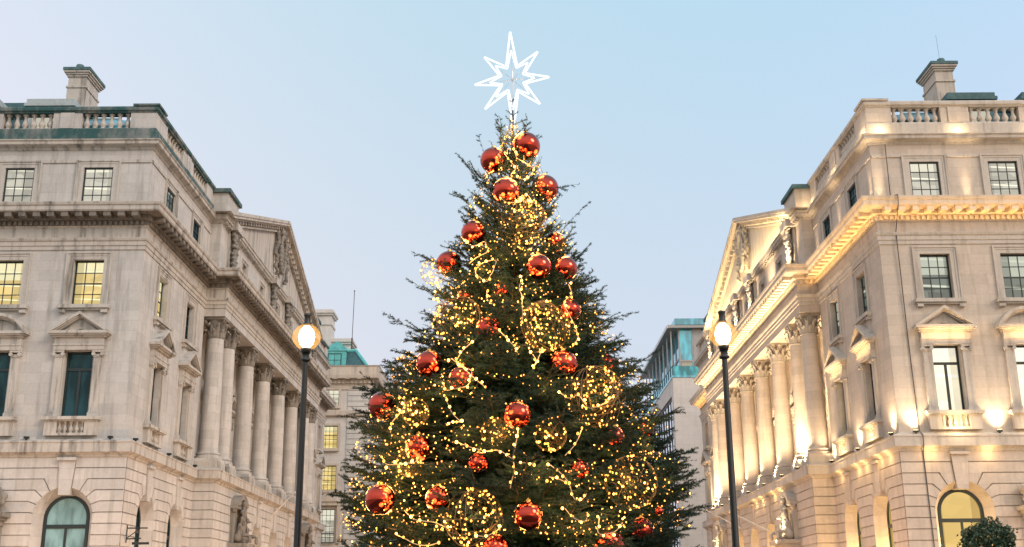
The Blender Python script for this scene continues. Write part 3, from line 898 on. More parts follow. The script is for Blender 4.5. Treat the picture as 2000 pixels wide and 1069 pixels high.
    # added lamps out of view at street level, warm fill for the ground storeys
    lamp_me = cached('filllamp', lambda: MB().lathe([(.09, 0), (.06, .2), (.04, .5), (.035, 2.55), (.10, 2.62), (.13, 2.66)], 10).mesh('unseen_fill_lamp', M['black'], True))
    globe_me = cached('fillglobe', lambda: MB().sphere((0, 0, 2.82), .16, 14, 10).mesh('globe', M['led'], True))
    for p_, y_ in ((13.2, 44), (18.6, 43.6), (24.2, 43.6), (12.6, 50), (12.2, 57), (11.2, 64), (11.2, 71), (11.2, 78), (11.2, 85), (12.2, 93)):
        o = put('unseen_fill_lamp', lamp_me, root, rel(p_, y_, 0)); put('globe', globe_me, o)
        l = bpy.data.lights.new('unseen_fill_light', 'POINT'); l.energy = 480; l.color = (1., .58, .33); l.shadow_soft_size = .2
        q = bpy.data.objects.new('unseen_fill_light', l); q.location = (0, 0, 3.05); q.parent = o; COL.objects.link(q)
    if L:
        sg_ = MB(); z = 4.95
        sg_.tube([(16.35, 48.75, z), (15.45, 48.75, z)], .03, 6).tube([(16.35, 48.75, z-.45), (15.7, 48.75, z-.42)], .03, 6)
        sg_.tube([(16.33, 48.75, z+.12), (16.33, 48.75, z-.6)], .04, 6).tube([(15.75, 48.75, z), (16.3, 48.75, z-.42)], .02, 6)
        sg_.box(15.35, 16.05, 48.70, 48.80, z-.68, z-.58)
        part('sign_bracket', sg_, M['black'])
    else:
        part('cable', MB().tube([(17.08, FY-.14, 21.8), (17.10, FY-.06, 19.3), (17.12, FY-.92, 19.08), (17.12, FY-.9, 18.7), (17.15, FY-.12, 17.6), (17.2, FY-.04, 13), (17.26, FY-.04, 8.7), (17.26, FY-.4, 8.5), (17.26, FY-.37, 8.05), (17.3, FY-.1, 7.8), (17.35, FY-.1, 2.)], .022, 5), M['cable'])
    return root

PALACE_L = build_palace(-1, 'unlit grey stone palace front with green stained parapet, left of the tree')
PALACE_R = build_palace(1, 'floodlit golden stone palace front with glowing cornice, right of the tree')
# ------------------------------------------------------------------ far buildings
def build_green_roof():
    org = (-15, 108, 0)
    root = empty('mansard_building', org); tag(root, 'white stone building with green mansard roof and lit windows beyond the left palace', 'building')
    st = stone('white_stone_far', (.58, .56, .53), grimeamt=.2, blockvar=.03); tr = M['trimR']
    def part(name, mb, mat, parent=None): return put(name, mb.mesh(name, mat, False, 1, org), parent or root)
    x1 = -13.75; x0 = -34; y0 = 108; y1 = 135
    m = lambda a, b, d: (a, y0-d, b)
    wins = [(20.4, 22.2), (16.3, 18.5), (12.4, 14.7), (7.5, 10.65)]
    cols = [-17.6, -21.0, -24.4, -27.8]
    w = MB(); holes = []
    for c in cols:
        for a, b in wins: holes.append((c-.8, c+.8, a, b))
    wall_holes(w, m, x0, x1, 0, 22.6, holes, .35)
    w.poly([(x1, y0, 0), (x1, y1, 0), (x1, y1, 22.6), (x1, y0, 22.6)])
    w.poly([(x0, y0, 0), (x0, y1, 0), (x0, y1, 22.6), (x0, y0, 22.6)]); w.poly([(x0, y1, 0), (x1, y1, 0), (x1, y1, 22.6), (x0, y1, 22.6)])
    w.poly([(x0, y0, 22.6), (x1, y0, 22.6), (x1, y1, 22.6), (x0, y1, 22.6)])
    # channelled corner pier
    for k in range(42):
        z = .6+k*.52
        if 19.2 < z+.25 < 20.0: continue
        w.box(-15.9, x1+.08, y0-.09, y0, z, z+.45); w.box(x1, x1+.08, y0, y0+2.2, z, z+.45)
    part('wall', w, st)
    c = MB(); pth = [(-34, 108), (x1, 108), (x1, 135)]
    def sw(prof):
        b = len(c.v); n = len(prof)
        for (px, py), (mx, my) in zip(pth, ((0, -1), (1, -1), (1, 0))):
            for d, z in prof: c.v.append((px+mx*d, py+my*d, z))
        for i in range(2):
            for j in range(n-1): c.f.append((b+i*n+j, b+(i+1)*n+j, b+(i+1)*n+j+1, b+i*n+j+1))
    sw([(0, 21.9), (.1, 22.), (.1, 22.5), (.25, 22.6), (.25, 22.9), (.75, 23.0), (.8, 23.3), (.8, 24.05), (.9, 24.2), (0, 24.4)])
    sw([(0, 19.3), (.3, 19.45), (.35, 19.9), (0, 20.05)]); sw([(0, 11.9), (.15, 12.0), (.15, 12.2), (0, 12.3)])
    sw([(0, 6.6), (.4, 6.8), (.4, 7.2), (0, 7.4)])
    x = -33.6
    while x < x1: c.box(x-.11, x+.11, y0-.36, y0-.1, 22.55, 22.88); x += .42
    x = -33.2
    while x < x1: c.box(x-.22, x+.22, y0-.72, y0-.2, 22.92, 23.2); x += 1.15
    y = 108.6
    while y < 134: c.box(x1+.2, x1+.72, y-.22, y+.22, 22.92, 23.2); y += 1.15
    part('cornice', c, tr)
    for cx in cols:
        for i, (a, b) in enumerate(wins):
            hh = b-a
            f, p = grid_window(1.6, hh, 4 if i in (1, 2) else 3, 5 if i else 3, 3) if i < 3 else grid_window(1.6, hh, 4, 6, 3)
            o = put('window', f.mesh('window', M['frame']), root, (cx-org[0], 0, a))
            put('pane', p.mesh('pane', M['lityellow'] if i in (1, 2) else M['litcream']), o)
            s = MB(); s.box(-1.0, 1.0, -.25, 0, -.25, 0); s.box(-1.02, -.82, -.12, 0, 0, hh+.2); s.box(.82, 1.02, -.12, 0, 0, hh+.2); s.box(-.82, .82, -.12, 0, hh, hh+.2)
            if i == 3:
                s.prism([(-1.3, hh+.65), (1.3, hh+.65), (0, hh+1.45)], lambda a_, b_, d: (a_, -d, b_), 0, .5); s.box(-1.25, 1.25, -.4, 0, hh+.3, hh+.64)
                s.box(1.03, 1.35, -.3, 0, 0, hh+.3); s.box(-1.35, -1.03, -.3, 0, 0, hh+.3)
            put('surround', s.mesh('surround', tr), o)
            if i == 3:
                g = MB(); g.box(-.9, .9, -.5, -.45, .0, .08); g.box(-.9, .9, -.5, -.45, .85, .92)
                for k in range(13): g.box(-.88+k*.145, -.86+k*.145, -.49, -.46, .08, .85)
                put('balcony_rail', g.mesh('balcony_rail', M['black']), o)
    r = MB()
    zt, zb = 26.1, 24.2
    b = [(-34, 108.4), (-14.1, 108.4), (-14.1, 134.5), (-34, 134.5)]; t = [(-33, 109.4), (-15.5, 109.4), (-15.5, 133), (-33, 133)]
    for i in range(4):
        j = (i+1) % 4; r.poly([(*b[i], zb), (*b[j], zb), (*t[j], zt), (*t[i], zt)])
    rf = part('roof', r, M['slate'])
    h = MB()
    for i in range(4):
        h.tube([(*b[i], zb+.03), (*t[i], zt+.05)], .17, 6)
        h.tube([(*t[i], zt+.05), (*t[(i+1) % 4], zt+.05)], .16, 6)
    h.poly([(*q, zt+.02) for q in t])
    h.box(-18.9, -16.35, 108.55, 110.2, 24.2, 25.95); h.box(-19.0, -16.25, 108.45, 110.3, 25.95, 26.12)
    h.box(-23.4, -20.9, 108.55, 110.2, 24.2, 25.95)
    h.poly([(-19.5, 110, 26.1), (-17.4, 110, 27.3), (-17.4, 120, 27.3), (-19.5, 120, 26.1)]); h.poly([(-16.1, 110, 26.2), (-17.4, 110, 27.3), (-17.4, 120, 27.3), (-16.1, 120, 26.2)]); h.poly([(-19.5, 110, 26.1), (-17.4, 110, 27.3), (-16.1, 110, 26.2)])
    part('roof_trim', h, M['copper'], rf)
    d = MB(); dp = MB()
    f, p = grid_window(1.35, 1.35, 2, 2)
    for cx in (-17.45, -22.1):
        o = put('dormer_window', f.mesh('dormer_window', M['frame']), root, (cx-org[0], .50-.24+.02, 24.35)); put('pane', p.mesh('pane', M['litcream']), o)
    for (a, b_, ya, yb, zt_) in ((-18.55, -16.45, 112, 114.5, 28.0), (-21.0, -18.35, 111, 113.5, 30.8), (-28, -26, 112, 114, 30)):
        ch = MB(); ch.box(a, b_, ya, yb, 24.5, zt_-.6); ch.box(a-.18, b_+.18, ya-.18, yb+.18, zt_-.6, zt_-.4); ch.box(a-.3, b_+.3, ya-.3, yb+.3, zt_-.4, zt_-.15); ch.box(a-.15, b_+.15, ya-.15, yb+.15, zt_-.15, zt_)
        ch.box(a-.1, b_+.1, ya-.1, yb+.1, zt_-1.6, zt_-1.4)
        part('chimney', ch, st)
    an = MB(); an.tube([(-16.1, 110.5, 26.1), (-16.08, 110.5, 27.7)], .09, 6).tube([(-16.08, 110.5, 27.7), (-16.0, 110.5, 32.6)], .035, 5).sphere((-16.0, 110.5, 32.6), .08, 6, 4)
    part('aerial', an, M['cable'], rf)
build_green_roof()

def build_office():
    org = (16.1, 112, 0)
    root = empty('office_block', org); tag(root, 'modern pale office block with glazed penthouse and flat overhanging roof beyond the right palace', 'building')
    st = stone('office_limestone', (.66, .605, .55), grimeamt=.12, blockvar=.02)
    gl = darkglass('teal_penthouse_glass', (.01, .15, .19), .18); wg = darkglass('office_window_glass', (.10, .12, .13), .62, (.85, .9, .95))
    rg = darkglass('glass_balustrade', (.02, .16, .18), .06)
    gm = plain('grey_metal', (.34, .33, .32), .45, .3); wm = plain('white_metal', (.55, .55, .55), .4)
    def part(name, mb, mat, parent=None): return put(name, mb.mesh(name, mat, False, 1, org), parent or root)
    X, Y0, Y1, X1 = 16.1, 112., 138., 34.
    side = lambda u, z, d: (X-d, u, z)
    w = MB(); holes = []
    wy = [(113.6, 117.4), (117.6, 121.4), (121.6, 125.4), (125.6, 129.4), (129.6, 133.4)]
    wz = [(18.5, 21.9), (14.6, 18.1), (10.7, 14.2), (6.8, 10.3)]
    wall_holes(w, side, Y0, Y1, 0, 23.75, [(113.4, 133.6, 6.6, 22.1)], .25)
    w.poly([(X, Y0, 0), (X1, Y0, 0), (X1, Y0, 23.75), (X, Y0, 23.75)]); w.poly([(X, Y0, 23.7), (X1, Y0, 23.7), (X1, Y1, 23.7), (X, Y1, 23.7)])
    w.poly([(X1, Y0, 0), (X1, Y1, 0), (X1, Y1, 23.75), (X1, Y0, 23.75)]); w.poly([(X, Y1, 0), (X1, Y1, 0), (X1, Y1, 23.75), (X, Y1, 23.75)])
    part('wall', w, st)
    cp = MB(); cp.box(X-.06, X1, Y0-.06, Y0+.25, 23.75, 23.95); cp.box(X-.06, X+.25, Y0+.25, Y1, 23.75, 23.95); part('coping', cp, gl)
    for a, b in wy:
        for c, d in wz:
            f = MB(); t = .09
            f.box(X+.10, X+.22, a, a+t, c, d); f.box(X+.10, X+.22, b-t, b, c, d); f.box(X+.10, X+.22, a+t, b-t, c, c+t); f.box(X+.10, X+.22, a+t, b-t, d-t, d); f.box(X+.11, X+.21, (a+b)/2-.03, (a+b)/2+.03, c+t, d-t)
            o = part('window', f, M['frame'])
            part('pane', MB().poly([(X+.17, a+.02, c+.02), (X+.17, b-.02, c+.02), (X+.17, b-.02, d-.02), (X+.17, a+.02, d-.02)]), wg, o)
    sp = MB(); sp.poly([(X+.245, 113.4, 6.6), (X+.245, 133.6, 6.6), (X+.245, 133.6, 22.1), (X+.245, 113.4, 22.1)]); part('spandrel', sp, gm)
    # penthouse
    PX, PYY = 17.0, 112.7
    g = MB(); g.box(PX, X1-1, PYY, Y1-2, 23.7, 28.88); gp = part('penthouse_glazing', g, gl)
    ml = MB()
    for x in (17.05, 18.35, 19.6, 20.9, 22, 24, 26, 28): ml.box(x-.05, x+.05, PYY-.08, PYY-.001, 23.7, 28.88)
    ml.box(PX-.06, X1-1, PYY-.09, PYY-.081, 25.5, 25.68); ml.box(18.45, 19.3, PYY-.075, PYY-.002, 25.7, 28.88)
    y = PYY
    while y < Y1-2: ml.box(PX-.07, PX-.001, y-.06, y+.06, 23.7, 28.88); y += 2.4
    ml.box(PX-.09, PX-.071, PYY-.09, Y1-2, 25.8, 25.95)
    part('mullions', ml, gm, gp)
    part('blind', MB().poly([(17.15, PYY-.012, 23.8), (18.2, PYY-.012, 23.8), (18.2, PYY-.012, 25.5), (17.15, PYY-.012, 25.5)]), plain('pale_blind', (.45, .42, .33)), gp)
    r = MB(); r.box(15.85, X1, 112.0, 138.8, 28.9, 29.2); rf = part('roof', r, gm)
    part('roof_fascia', MB().box(16.55, X1, 111.94, 138, 29.2, 29.85), gl, rf)
    part('roof_edge', MB().box(15.77, 15.849, 112.0, 138.8, 28.88, 29.22), wm, rf)
    y = 113.4
    while y < 137: part('roof_post', MB().box(16.25, 16.37, y-.06, y+.06, 24.0, 28.89), wm, rf); y += 3.2
    rl = MB(); rl.box(X+.05, X+.09, Y0+.1, Y1, 23.96, 24.95); rl.box(X+.1, X+3.5, Y0+.10, Y0+.14, 23.96, 24.95); rr = part('glass_balustrade', rl, rg)
    ra = MB(); ra.box(X+.02, X+.12, Y0+.02, Y1, 24.951, 25.02); y = Y0+.2
    while y < Y1: ra.box(X+.0, X+.049, y-.04, y+.04, 23.96, 24.95); y += 1.6
    part('handrail', ra, M['slate'], rr)
build_office()

# ------------------------------------------------------------------ street lamps
glow = emis('lamp_globe_glow', (1., .80, .46), 30.)
def halo_mat():  # glowing shell added round the globe to give an amber halo
    m, nt, out = newmat('amber_glow_halo'); N = NT(nt)
    e = N.n('ShaderNodeEmission'); e.inputs[0].default_value = (1., .50, .12, 1); e.inputs[1].default_value = 1.6
    t = N.n('ShaderNodeBsdfTransparent'); ms = N.n('ShaderNodeMixShader'); ms.inputs[0].default_value = .30
    N.l(t.outputs[0], ms.inputs[1]); N.l(e.outputs[0], ms.inputs[2]); N.l(ms.outputs[0], out.inputs[0])
    m.cycles.emission_sampling = 'NONE'; return m
halo = halo_mat()
def street_lamp(x, y, zt, label):
    root = empty('street_lamp', (x, y, 0)); tag(root, label, 'street lamp', 'tall street lamps either side of the tree')
    p = MB(); p.lathe([(.24, 0), (.24, .25), (.19, .3), (.19, 1.2), (.13, 1.3), (.09, 1.5), (.064, zt-.62), (.064, zt-.60), (.12, zt-.58), (.12, zt-.53), (.085, zt-.50), (.085, zt-.40)], 16)
    put('pole', cached('lpole', lambda: p.mesh('pole', M['black'], True)), root)
    lt = put('lantern', cached('lant', lambda: MB().lathe([(.10, -.40), (.12, -.34), (.13, -.28), (.10, -.265)], 16).mesh('lantern', M['black'], True)), root, (0, 0, zt))
    put('finial', cached('lfin', lambda: MB().lathe([(.11, .262), (.12, .28), (.07, .36), (.075, .50), (.09, .52), (.08, .56), (.01, .57)], 16).mesh('finial', M['black'], True)), lt)
    put('globe', cached('lglobe', lambda: MB().lathe([(.08, -.25), (.16, -.15), (.19, 0), (.16, .15), (.08, .25)], 18).mesh('globe', glow, True)), lt)
    put('glow_halo', cached('lhalo', lambda: MB().lathe([(.09, -.31), (.22, -.24), (.31, -.12), (.34, 0), (.31, .12), (.22, .24), (.09, .31)], 24).mesh('glow_halo', halo, True)), lt)  # added halo shell, no lamp glass
    l = bpy.data.lights.new('lamp_light', 'POINT'); l.energy = 420; l.color = (1., .70, .38); l.shadow_soft_size = .2
    o = bpy.data.objects.new('lamp_light', l); o.location = (0, 0, zt); o.parent = root; COL.objects.link(o)
    return root
street_lamp(-4.86, 26, 7.77, 'black street lamp with bright globe in front of the unlit left palace')
street_lamp(4.97, 26, 7.77, 'black street lamp with bright globe in front of the floodlit right palace')

# ------------------------------------------------------------------ clipped bay tree in a planter
def bay_tree():
    root = empty('bay_tree', (18.0, 44, 0)); tag(root, 'round clipped bay tree in front of the gold lit arched window', 'tree')
    put('trunk', MB().lathe([(.09, .7), (.07, 1.5), (.06, 3.2)], 8).mesh('trunk', plain('bay_bark', (.06, .045, .03), .8)), root)
    put('planter', MB().lathe([(.45, 0), (.6, .75), (.66, .78), (.66, .86), (.56, .86), (.54, .8)], 4).mesh('planter', M['black']), root)
    rr = np.random.RandomState(4); n = 6500
    d = rr.normal(size=(n, 3)); d /= np.linalg.norm(d, axis=1)[:, None]
    lump = 1+.16*np.sin(d[:, 0]*5+1)*np.cos(d[:, 2]*6)+.14*np.sin(d[:, 1]*9+d[:, 2]*4)+np.where(rr.rand(n) < .05, rr.uniform(0, .25, n), 0)
    c = d*(rr.uniform(.45, 1., n)**.4*.92*lump)[:, None]*np.array([1, 1, .93])+np.array([0, 0, 3.75])
    a = rr.normal(size=(n, 3))+d*.6; a /= np.linalg.norm(a, axis=1)[:, None]
    b = np.cross(a, rr.normal(size=(n, 3))); b /= np.linalg.norm(b, axis=1)[:, None]
    V = np.stack([c-a*.075, c+b*.034, c+a*.075, c-b*.034], 1).reshape(-1, 3)
    me = bpy.data.meshes.new('crown'); me.from_pydata(V.tolist(), [], [(4*i, 4*i+1, 4*i+2, 4*i+3) for i in range(n)])
    me.materials.append(plain('bay_leaf', (.02, .055, .025), .45, 0, .35, 9.))
    put('crown', me, root)
bay_tree()

# ------------------------------------------------------------------ ground
def ground():
    asph = plain('asphalt', (.05, .05, .052), .8, 0, .2, 3.); pav = plain('york_stone_paving', (.22, .20, .18), .75, 0, .18, 1.5)
    tag(put('ground', MB().poly([(-900, -600, -.004), (900, -600, -.004), (900, 1500, -.004), (-900, 1500, -.004)]).mesh('ground', pav)), kind='structure')
    tag(put('road', MB().poly([(-9, -60, 0), (9, -60, 0), (9, 240, 0), (-9, 240, 0)]).mesh('road', asph)), kind='structure')
    for s in (-1, 1):
        a, b = sorted((s*9, s*15.2))
        tag(put('pavement', MB().box(a, b, -60, 240, -.1, .13).mesh('pavement', pav)), kind='structure')
    tag(put('traffic_island', MB().lathe([(5.2, 0), (5.2, .13), (5.0, .14)], 48, (0, 22, 0)).mesh('traffic_island', pav)), kind='structure')
ground()
BAUBLES=[
((0.31,21.92,10.87),0.300,"glossy red bauble highest on the tree, just under the white star"),
((-0.37,21.88,10.54),0.277,"red bauble upper left of the treetop, beside bare twigs"),
((-0.11,21.27,9.62),0.277,"red bauble at the treetop hanging left of centre above the top light ball"),
((0.69,21.88,9.91),0.286,"red bauble on the right edge of the treetop, third from the star"),
((-0.76,21.30,8.76),0.244,"red bauble left of the uppermost wire light ball"),
((-1.27,21.81,8.28),0.258,"red bauble on the upper left edge of the tree with a pale sky highlight"),
((0.51,20.75,7.88),0.246,"left one of two touching red baubles on the upper right of the tree"),
((1.04,21.16,7.96),0.240,"right one of two touching red baubles, on the tree's upper right edge"),
((0.89,21.88,8.74),0.203,"small half hidden red bauble right of the uppermost light ball"),
((1.09,20.66,6.99),0.213,"red bauble on the right edge beside the right middle light ball"),
((-0.43,20.56,6.59),0.269,"red bauble covered by sprigs between the two middle light balls"),
((-0.91,21.44,7.46),0.174,"red bauble mostly hidden just above the left middle light ball"),
((-0.23,20.92,7.44),0.181,"red bauble deep in the branches beside the brightest upper bulbs"),
((-1.53,20.33,5.91),0.244,"red bauble on the left edge next to the empty pale wire ball"),
((-0.89,20.10,5.56),0.270,"red bauble wrapped by a loop of fairy lights left of centre"),
((0.93,20.28,5.87),0.263,"bright orange red bauble under the right middle light ball"),
((1.80,21.63,6.12),0.237,"red bauble at the right edge above the big right hand light ball"),
((-2.46,21.11,5.27),0.270,"large dark red bauble far left in front of the green roofed building"),
((-1.68,20.12,4.34),0.246,"red bauble left of centre under the dark branches, level with lower windows"),
((0.07,19.18,4.76),0.245,"red bauble at the middle of the tree reflecting rows of lights"),
((-0.59,19.45,3.98),0.189,"dim red bauble half buried in dark needles left of the hanging cord"),
((1.81,20.24,4.54),0.178,"small red bauble showing between needles right of the small light ball"),
((2.50,21.59,4.87),0.191,"red bauble on the far right edge before the modern office block"),
((1.13,19.59,3.88),0.181,"red bauble behind the branching light sprays on the right"),
((-2.32,19.96,3.43),0.267,"largest red bauble at the lower left edge of the tree"),
((-1.28,19.59,3.40),0.227,"red bauble between the lower left edge bauble and the bottom light ball"),
((0.24,18.85,3.05),0.235,"red bauble low at the centre right of the bottom light ball"),
((2.54,20.09,3.21),0.071,"tiny red bauble peeping out at the lower right edge"),
((2.23,20.26,2.89),0.232,"red bauble in the lower right branches with an orange glint"),
((1.62,19.66,2.62),0.262,"red bauble cut by the bottom of the view on the right"),
((-0.31,19.20,2.56),0.238,"red bauble at the very bottom under the brightest low bulbs"),
]
LIGHT_BALLS=[
((0.24,21.14,8.94),0.459,"uppermost round wire light ball, under the treetop baubles"),
((-1.02,20.71,6.81),0.478,"wire light ball left of centre at the middle of the tree"),
((0.61,20.33,6.60),0.478,"wire light ball right of centre at the middle of the tree"),
((-1.58,21.71,8.07),0.254,"small wire light ball on the upper left edge below a red bauble"),
((-2.01,21.40,5.96),0.345,"pale wire light ball sticking out on the left edge beyond a red bauble"),
((1.46,19.88,5.20),0.544,"large densely lit light ball on the right side of the tree"),
((0.64,19.28,4.43),0.279,"small bright light ball right of the central bauble"),
((-0.66,19.05,3.03),0.488,"big wire light ball low at the bottom of the tree"),
((2.04,19.83,3.68),0.458,"wire light ball low on the right side above the bottom branches"),
((-0.32,19.26,4.50),0.234,"small wire light ball left of the central bauble"),
((-1.74,20.07,4.97),0.245,"small wire light ball beside the dark bauble on the far left"),
((-1.81,19.79,4.03),0.239,"faint light ball on the lower left among sagging branches"),
]
STRINGS=[
([(-0.66,20.55,7.84),(-0.47,20.51,7.93),(-0.29,20.46,7.94),(-0.35,20.39,7.70),(-0.47,20.34,7.45),(-0.69,20.50,7.66),(-0.68,20.56,7.82)],"loop of fairy lights hanging open below the left upper bauble"),
([(-0.47,20.24,7.26),(-0.48,20.16,7.09),(-0.33,20.04,6.93)],"short string of three starry bulbs under the light loop"),
([(-0.14,21.41,10.50),(0.10,21.17,10.09),(-0.04,21.09,9.87),(0.32,21.10,9.79),(0.48,21.31,10.12),(0.12,21.28,10.33),(0.05,21.53,10.72)],"bunched fairy lights glowing between the treetop baubles"),
([(-0.24,20.93,9.38),(-0.09,20.83,9.20),(0.21,20.87,9.27),(0.43,20.91,9.22),(0.31,20.96,9.44),(0.01,20.80,9.15)],"fairy lights wound under the two middle treetop baubles"),
([(-0.95,21.02,8.51),(-0.74,20.78,8.30),(-0.51,20.69,8.40),(-0.44,20.57,8.13),(-0.63,20.63,8.07),(-0.83,20.69,7.93)],"fairy lights under the bauble left of the top light ball"),
([(0.20,20.32,7.60),(0.13,20.19,7.29),(0.19,20.08,7.06),(0.19,19.88,6.64),(0.16,19.81,6.51)],"vertical string of fairy lights beside the two touching baubles"),
([(-0.71,19.73,6.17),(-0.89,19.70,6.03),(-1.01,19.58,5.75),(-0.70,19.35,5.57),(-0.76,19.20,5.27),(-1.18,19.34,5.22),(-1.21,19.48,5.46)],"long looping string of lights around the wrapped bauble left of centre"),
([(-1.20,19.33,5.15),(-1.09,19.20,4.92),(-0.98,19.08,4.70),(-0.81,19.00,4.61),(-1.01,19.06,4.64),(-1.17,19.12,4.61)],"string of lights trailing down below the looped bauble"),
([(-0.95,18.96,4.28),(-0.71,18.87,4.17),(-0.44,18.80,4.09),(-0.28,18.78,4.12),(-0.12,18.76,4.05),(0.00,18.73,3.96)],"nearly level string of lights left of the central cord"),
([(0.08,18.86,4.49),(0.06,18.80,4.29),(0.00,18.75,4.02),(0.02,18.70,3.79),(-0.06,18.64,3.46)],"pale cord of lights hanging straight down from the central bauble"),
([(0.36,18.74,3.90),(0.23,18.72,3.89),(0.06,18.71,3.88)],"short row of bulbs to the right of the central cord"),
([(0.59,18.76,3.87),(0.74,18.77,3.76),(0.90,18.77,3.60),(0.99,18.75,3.28),(1.15,18.79,3.30),(1.21,18.83,3.42)],"branching light spray curving down on the right of centre"),
([(1.17,19.07,4.52),(1.10,18.99,4.34),(1.01,18.92,4.19),(0.85,18.84,4.01)],"fan of lights rising right of the small bright light ball"),
([(0.56,18.72,3.66),(0.72,18.74,3.64),(0.88,18.76,3.57)],"short light spray pointing left into the curved spray"),
([(0.82,18.68,3.17),(0.89,18.68,3.06),(0.99,18.71,2.98),(1.18,18.76,2.93),(1.21,18.79,3.09)],"fairy lights in a shallow bowl low on the right of centre"),
([(1.41,18.87,3.04),(1.36,18.82,2.75),(1.53,18.89,2.75),(1.69,18.98,2.80),(1.81,19.06,2.95)],"fairy lights forking upwards at the bottom right"),
([(-0.16,18.57,2.87),(-0.32,18.57,2.75),(-0.48,18.59,2.69),(-0.61,18.61,2.73)],"brightest low string of bulbs across the bottom light ball"),
([(-1.83,19.15,3.17),(-1.65,19.02,3.01),(-1.46,18.92,2.98),(-1.31,18.85,2.96),(-1.11,18.76,2.86)],"string of lights under the lower left edge bauble"),
([(-2.32,19.80,4.17),(-2.18,19.60,3.98),(-1.99,19.44,3.97),(-1.82,19.31,3.97),(-1.65,19.20,3.96),(-1.58,19.18,4.09)],"fairy lights lying on the left branches above the largest bauble"),
([(-2.05,19.97,5.27),(-1.89,19.76,5.13),(-1.95,19.73,4.95),(-2.14,19.82,4.75),(-2.15,19.76,4.55)],"string of lights dropping beside the far left dark bauble"),
([(-1.95,19.19,2.80),(-1.64,18.98,2.62),(-1.37,18.84,2.58),(-1.17,18.77,2.64)],"fairy lights at the bottom left edge of the view"),
([(0.78,19.15,5.16),(0.95,19.16,5.02),(1.13,19.25,5.13),(1.30,19.23,4.86),(1.58,19.42,4.98),(1.83,19.68,5.20)],"fairy lights draped across the large right light ball"),
([(-1.54,21.73,7.93),(-1.41,21.12,7.58),(-1.54,21.24,7.43),(-1.34,20.66,7.07),(-1.54,20.58,6.65)],"fairy lights running down the left edge between light balls"),
([(1.07,20.61,7.49),(1.14,20.54,7.27),(0.95,20.30,7.05),(1.16,20.12,6.52),(1.20,20.00,6.30),(1.07,19.77,6.06)],"fairy lights running down the right edge past a bauble"),
([(0.35,19.46,5.90),(0.42,19.38,5.75),(0.34,19.24,5.54),(0.46,19.42,5.80),(0.53,19.56,6.01)],"little cluster of lights hanging below the right middle light ball"),
([(-0.24,19.76,6.39),(-0.10,19.65,6.22),(-0.01,19.56,6.09),(0.10,19.45,5.90)],"fairy lights trailing right from the sprig covered bauble"),
([(-1.10,19.70,5.87),(-0.91,19.49,5.69),(-0.59,19.19,5.35),(-0.45,19.11,5.20)],"fairy lights crossing the looped bauble diagonally"),
]
# ------------------------------------------------------------------ the Christmas tree
AX, AY = .04, 22.
RT = [(.6, 3.2), (1.2, 3.4), (2.89, 3.30), (3.37, 3.27), (4.04, 3.22), (4.64, 3.08), (5.34, 2.85), (5.85, 2.58), (6.46, 2.14), (7.41, 1.66), (8.27, 1.32), (9.04, 1.1), (9.6, .90), (10.28, .64), (10.74, .38), (11.2, .16), (11.6, .05)]
def crown_r(z): return float(np.interp(z, [a for a, b in RT], [b for a, b in RT]))

